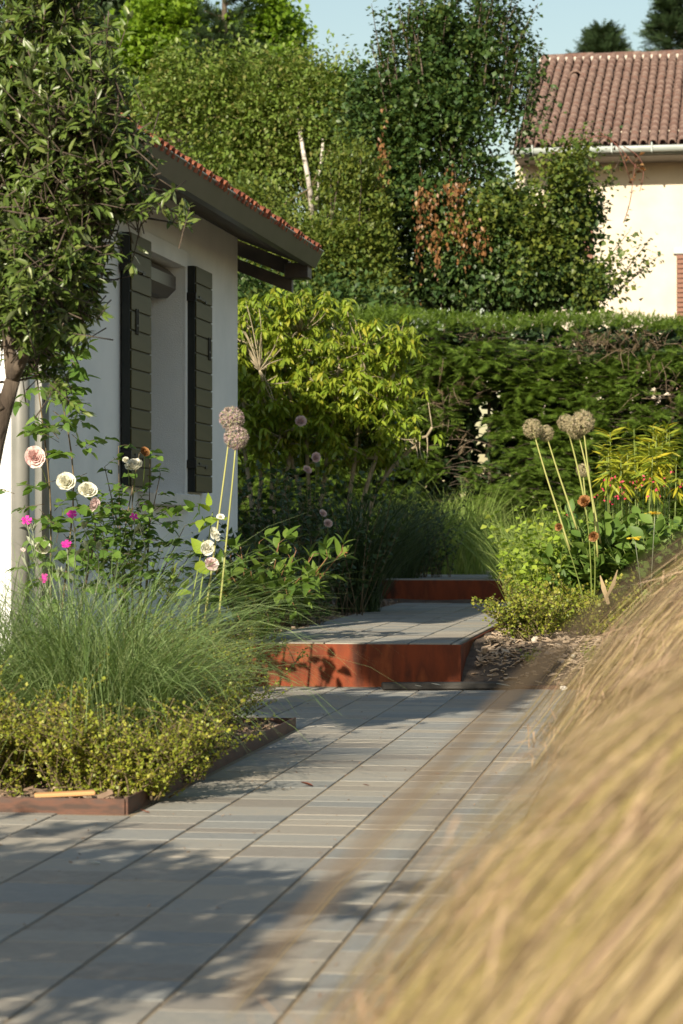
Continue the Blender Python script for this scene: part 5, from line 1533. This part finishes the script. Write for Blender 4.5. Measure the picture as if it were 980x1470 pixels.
# ------------------------------------------------------------------ mulch, stones, litter
M_chip2 = solid('dry_chip', [(0.22, 0.16, 0.11), (0.42, 0.33, 0.24), (0.30, 0.23, 0.165), (0.50, 0.41, 0.31)], scale=20, rough=0.95, island=0.85)
def chips(name, label, pts, s0, s1, mat):
    n_ = len(pts)
    tpl = Geo().box((0, 0, 0), (1, .42, .14), .03)
    tpl = (np.concatenate(tpl.V), np.concatenate(tpl.F))
    simple = (np.array([(-.5, -.2, 0), (.5, -.15, .02), (.45, .2, 0), (-.45, .22, .03), (-.48, -.18, -.12), (.48, -.14, -.1), (.42, .18, -.12), (-.42, .2, -.1)], dtype=float),
              np.array([(0, 1, 2), (0, 2, 3), (0, 4, 5), (0, 5, 1), (1, 5, 6), (1, 6, 2), (2, 6, 7), (2, 7, 3), (3, 7, 4), (3, 4, 0)]))
    d_ = rng.normal(0, 1, (n_, 3)) * [1, 1, .25]
    g_ = Geo().inst(simple, pts, frames(d_, np.array([0, 0, 1.0]), .3), U(s0, s1, n_))
    o_ = g_.build(name, mat, None, smooth=False)
    tag(o_, label, None, None, 'stuff')
def region(n_, u0, u1, v0, v1, z=None):
    u_, v_ = U(u0, u1, n_), U(v0, v1, n_)
    q = np.stack([u_ * math.cos(TP) + v_ * math.sin(TP), -u_ * math.sin(TP) + v_ * math.cos(TP), np.zeros(n_)], 1)
    q[:, 2] = (ground_z(v_) if z is None else z) + U(.004, .022, n_)
    return q
chips('bark_mulch', 'bark chips covering the soil of the left bed', region(1500, -2.3, UB - .02, V0B + .02, V1B - .02, BZ), .015, .05, M_chip)
chips('bark_mulch', 'bark chips on the shaded ground left of the path', region(5200, -3.3, -2.27, 12.98, 20.5), .02, .06, M_chip)
chips('bark_mulch', 'bark chips on the sunny ground right of the lower step', region(8200, -1.07, .8, 12.98, 17.5), .015, .055, M_chip2)

def rock(name, label, p, s, mat=M_rock, cat='stone', group=None):
    bm = bmesh.new(); bmesh.ops.create_icosphere(bm, subdivisions=2, radius=1)
    for v in bm.verts:
        k = 1 + .22 * math.sin(v.co.x * 3 + p[0] * 50) * math.sin(v.co.y * 4 + p[1] * 31) + random.uniform(-.07, .07)
        v.co = Vector((v.co.x * s[0] * k, v.co.y * s[1] * k, v.co.z * s[2] * k))
    bmesh.ops.triangulate(bm, faces=bm.faces[:])
    me = bpy.data.meshes.new(name); bm.to_mesh(me); bm.free(); me.materials.append(mat)
    o_ = bpy.data.objects.new(name, me); COL.objects.link(o_); o_.location = p
    o_.rotation_euler = (0, 0, random.uniform(0, 3))
    return tag(o_, label, cat, group)
for (px, py, w, h, lab) in ((768, 966, 12, 10, 'grey stone standing at the front of the right mulch'), (736, 966, 9, 8, 'small pale stone just right of the lower step'), (752, 962, 8, 5, 'flat tan stone between the two pale stones'), (800, 968, 12, 5, 'flat pale stone near the golden seedling on the mulch'), (778, 946, 9, 5, 'small stone on the mulch behind the grey one'), (822, 972, 9, 4, 'flat stone at the mulch edge beside the blond grass'), (700, 962, 9, 5, 'small dull stone at the foot of the corten side')):
    Y = gy(py + 4, .02); q = W(px, py + 3, Y); q[2] = gz(q[0], q[1]) + h / 2 * Y / F * .7
    rock('stone', lab, tuple(q), (w / 2 * Y / F, w / 2 * Y / F * .7, h / 2 * Y / F * 1.2), group=None)
for (px, py, lab, r) in ((809, 991, 'white pebble lying on the flush edging', 5.5),):
    Y = gy(py, 0); q = W(px, py, Y); q[2] = .012
    rock('pebble', lab, tuple(q), (.022, .012, .012), mat=solid('white_pebble', (.70, .68, .64), (.78, .76, .72), rough=.7), cat='pebble')
# litter on the paving
def litter(name, label, px, py, l, w, mat, z=0.0, cat='leaf', curl=.25, ang=None, group=None):
    Y = gy(py, z); q = W(px, py, Y); q[2] = z + .003
    tV, tF = leaf_tpl(w, 'lance', curl, -curl * .5, 4)
    tV = tV - [0, .5, 0]
    o_ = link(name, mk_mesh(name, tV * l, tF), mat); o_.location = q
    o_.rotation_euler = (0.05, 0.1, ang if ang is not None else random.uniform(0, 6))
    return tag(o_, label, cat, group)
M_redleaf = leaf_mat('red_dry_leaf', [(.30, .07, .03), (.36, .10, .04)], trans=.1, tint=(1, .8, .6))
litter('fallen_leaf', 'curled red brown leaf on the sunlit paving, the larger one', 440, 1129, .045, .3, M_redleaf, ang=1.4, curl=.5)
litter('fallen_leaf', 'small dark red leaf on the paving left of the path centre', 525, 1129, .024, .3, M_redleaf, ang=1.7, curl=.4)
litter('fallen_leaf', 'tiny red leaf on the paving nearest the blond grass', 627, 1112, .02, .3, M_redleaf, ang=.9)
litter('petal', 'white petal lying in the dappled shade on the paving', 136, 1241, .032, .4, P_white, cat='petal', ang=1.5)
litter('petal', 'white petal lying on the lower stone landing', 641, 893, .09, .22, P_white, z=.227, cat='petal', ang=1.5)
litter('petal', 'pink petal at the edge of the shade on the paving', 523, 1033, .02, .4, P_pink, cat='petal', ang=1.5)
litter('fallen_leaf', 'brown scrap beside the steel edging corner', 208, 1167, .04, .15, M_redleaf, ang=.9)
for (px, py, l, lab) in ((498, 984, .045, 'first white petal along the black batten'), (548, 984, .05, 'second white petal along the black batten'), (600, 981, .04, 'third white petal on the black batten'), (626, 979, .055, 'white petals clustered at the middle of the batten'), (722, 980, .075, 'long white petal at the right end of the batten')):
    litter('petal', lab, px, py + 5, l, .3, P_white, z=.038 if px > 560 else .0, cat='petal', ang=1.5)
q = region(420, -2.3, -.3, 4.2, 12.8, .0)
q[:, 2] = .003
chips('grit', 'grit and crumbs of earth scattered on the paving', q, .003, .011, M_chip)
# tan splinter of wood on the left bed
q = G(93, 1146, BZ + .02, Y=7.25)
sp = Geo().box((0, 0, 0), (.175, .03, .012), .003).build('wood_splinter', solid('fresh_wood', (.46, .24, .10), (.54, .31, .14), scale=6, stretch=(.2, 1, 1), rough=.8), None, smooth=False)
sp.location = (q[0], q[1], .045); sp.rotation_euler = (.1, -.035, R(8))
tag(sp, 'orange tan splinter of wood lying behind the steel edging', 'wood splinter')
# seedlings
for lab, px, Y in (('tiny yellow seedling among the stones of the right mulch', 763, 13.15), ('yellow seedling at the mulch edge near the blond grass', 845, 13.2)):
    bushy('seedling', lab, 'plant', G(px, 0, Y=Y), 8, .09, .3, .8, 6, .022, L_loni, T_l4r, spread=.02, sw=.0015)

# ------------------------------------------------------------------ blond feather grass in the foreground
def blond(label, bx, by, n_, sz, w, spread_y, lo=0.62, stray=0, lean=0.0):
    b = np.array([bx, by, -.02])
    root = thing('blond_grass', label, 'ornamental grass', b, group='blond feather grass on the right')
    def curves(n_, s, jit):
        q0 = np.stack([rng.normal(0, .07, n_), rng.normal(0, .09, n_), np.zeros(n_)], 1)
        tipy = rng.normal(0, spread_y, n_)
        def k(x, z, f): return np.stack([x * s + rng.normal(0, jit, n_), tipy * f, z * s + rng.normal(0, jit, n_)], 1)
        c1, c2, e = k(-.15, .90, .25), k(-.40, .93, .6), k(-.84 - lean, .27, 1.0)
        t = np.linspace(0, 1, 14)[None, :, None]
        P = (1 - t) ** 3 * q0[:, None] + 3 * t * (1 - t) ** 2 * c1[:, None] + 3 * t * t * (1 - t) * c2[:, None] + t ** 3 * e[:, None]
        P = P + np.sin(t * 9 + U(0, 6, n_)[:, None, None]) * rng.normal(0, .008, (n_, 1, 3)) * t
        return P + b
    nt = 420
    per = n_ // nt
    groups = [Geo(), Geo(), Geo(), Geo()]
    for k in range(nt):
        s0 = sz * (lo + (1.0 - lo) * rng.uniform() ** 0.6) * rng.normal(1, .014)
        P = curves(per, s0 * rng.normal(1, .022, per), .018) + rng.normal(0, .018, 3)
        P[..., 1] += rng.normal(0, spread_y * .8) * np.linspace(0, 1, P.shape[1])[None, :]
        groups[rng.choice(4, p=(.46, .22, .22, .10))].ribbons(P, w * U(.6, 1.3, per), tip=.3)
    for g_, m_, nm in zip(groups, (L_blond, L_blond2, L_blond3, L_blond4), ('blades', 'rosy_blades', 'ochre_blades', 'tan_blades')):
        g_.build(nm, m_, root, kind='stuff')
    # loose awns and spikelets along the outer tips
    na = n_
    s_ = sz * (lo + (1.03 - lo) * U(0, 1, na) ** .5)
    P = curves(na, s_, .03)
    k = rng.integers(6, 14, na)
    a = P[np.arange(na), k]
    dd = (P[np.arange(na), np.minimum(k, 12) + 1 - (k == 13)] - P[np.arange(na), k - 1])
    dd = dd / (np.linalg.norm(dd, axis=1, keepdims=True) + 1e-6) + rng.normal(0, .45, (na, 3))
    l = U(.03, .09, na)[:, None]
    Q = np.stack([a, a + dd * l * .5, a + dd * l + [0, 0, -.006]], 1)
    Geo().ribbons(Q, w * 1.1, tip=.2).build('awns', L_blond2, root, kind='stuff')
    if stray:
        Q = []
        for pts, k in (([(1020, 740, 1.2), (920, 820, 1.14), (770, 960, 1.08), (600, 1130, 1.02), (430, 1330, .98), (330, 1450, .95)], 4),
                       ([(1020, 800, 1.25), (900, 900, 1.2), (770, 1010, 1.15), (670, 1120, 1.1), (600, 1215, 1.06), (560, 1300, 1.03)], 2)):
            for _ in range(k):
                o_ = rng.normal(0, 7, 2)
                w_ = [W(q[0] + o_[0] * (.4 + .22 * i) + rng.normal(0, 3), q[1] + o_[1] * (.4 + .22 * i), q[2]) for i, q in enumerate(pts)]
                Q.append(poly([b, b + [-.15, -.4, .55], (b + w_[0]) / 2 + [.0, -.15, .42]] + w_, 24))
        Geo().ribbons(np.array(Q), .0024, tip=.6).build('seed_stalks', L_stalk, root, kind='stuff')
    return root
blond('nearest blond feather grass, blurred across the lower right corner', .80, 2.05, 6500, 1.0, .0028, .22, stray=26)
blond('second blond feather grass behind the nearest one', 1.16, 3.8, 4200, 1.0, .0034, .3)
blond('third blond feather grass reaching up the right picture edge', 1.44, 6.0, 3400, 1.11, .0036, .3)
blond('farthest blond feather grass beside the right mulch bed', 1.55, 8.2, 2000, .70, .0036, .3)
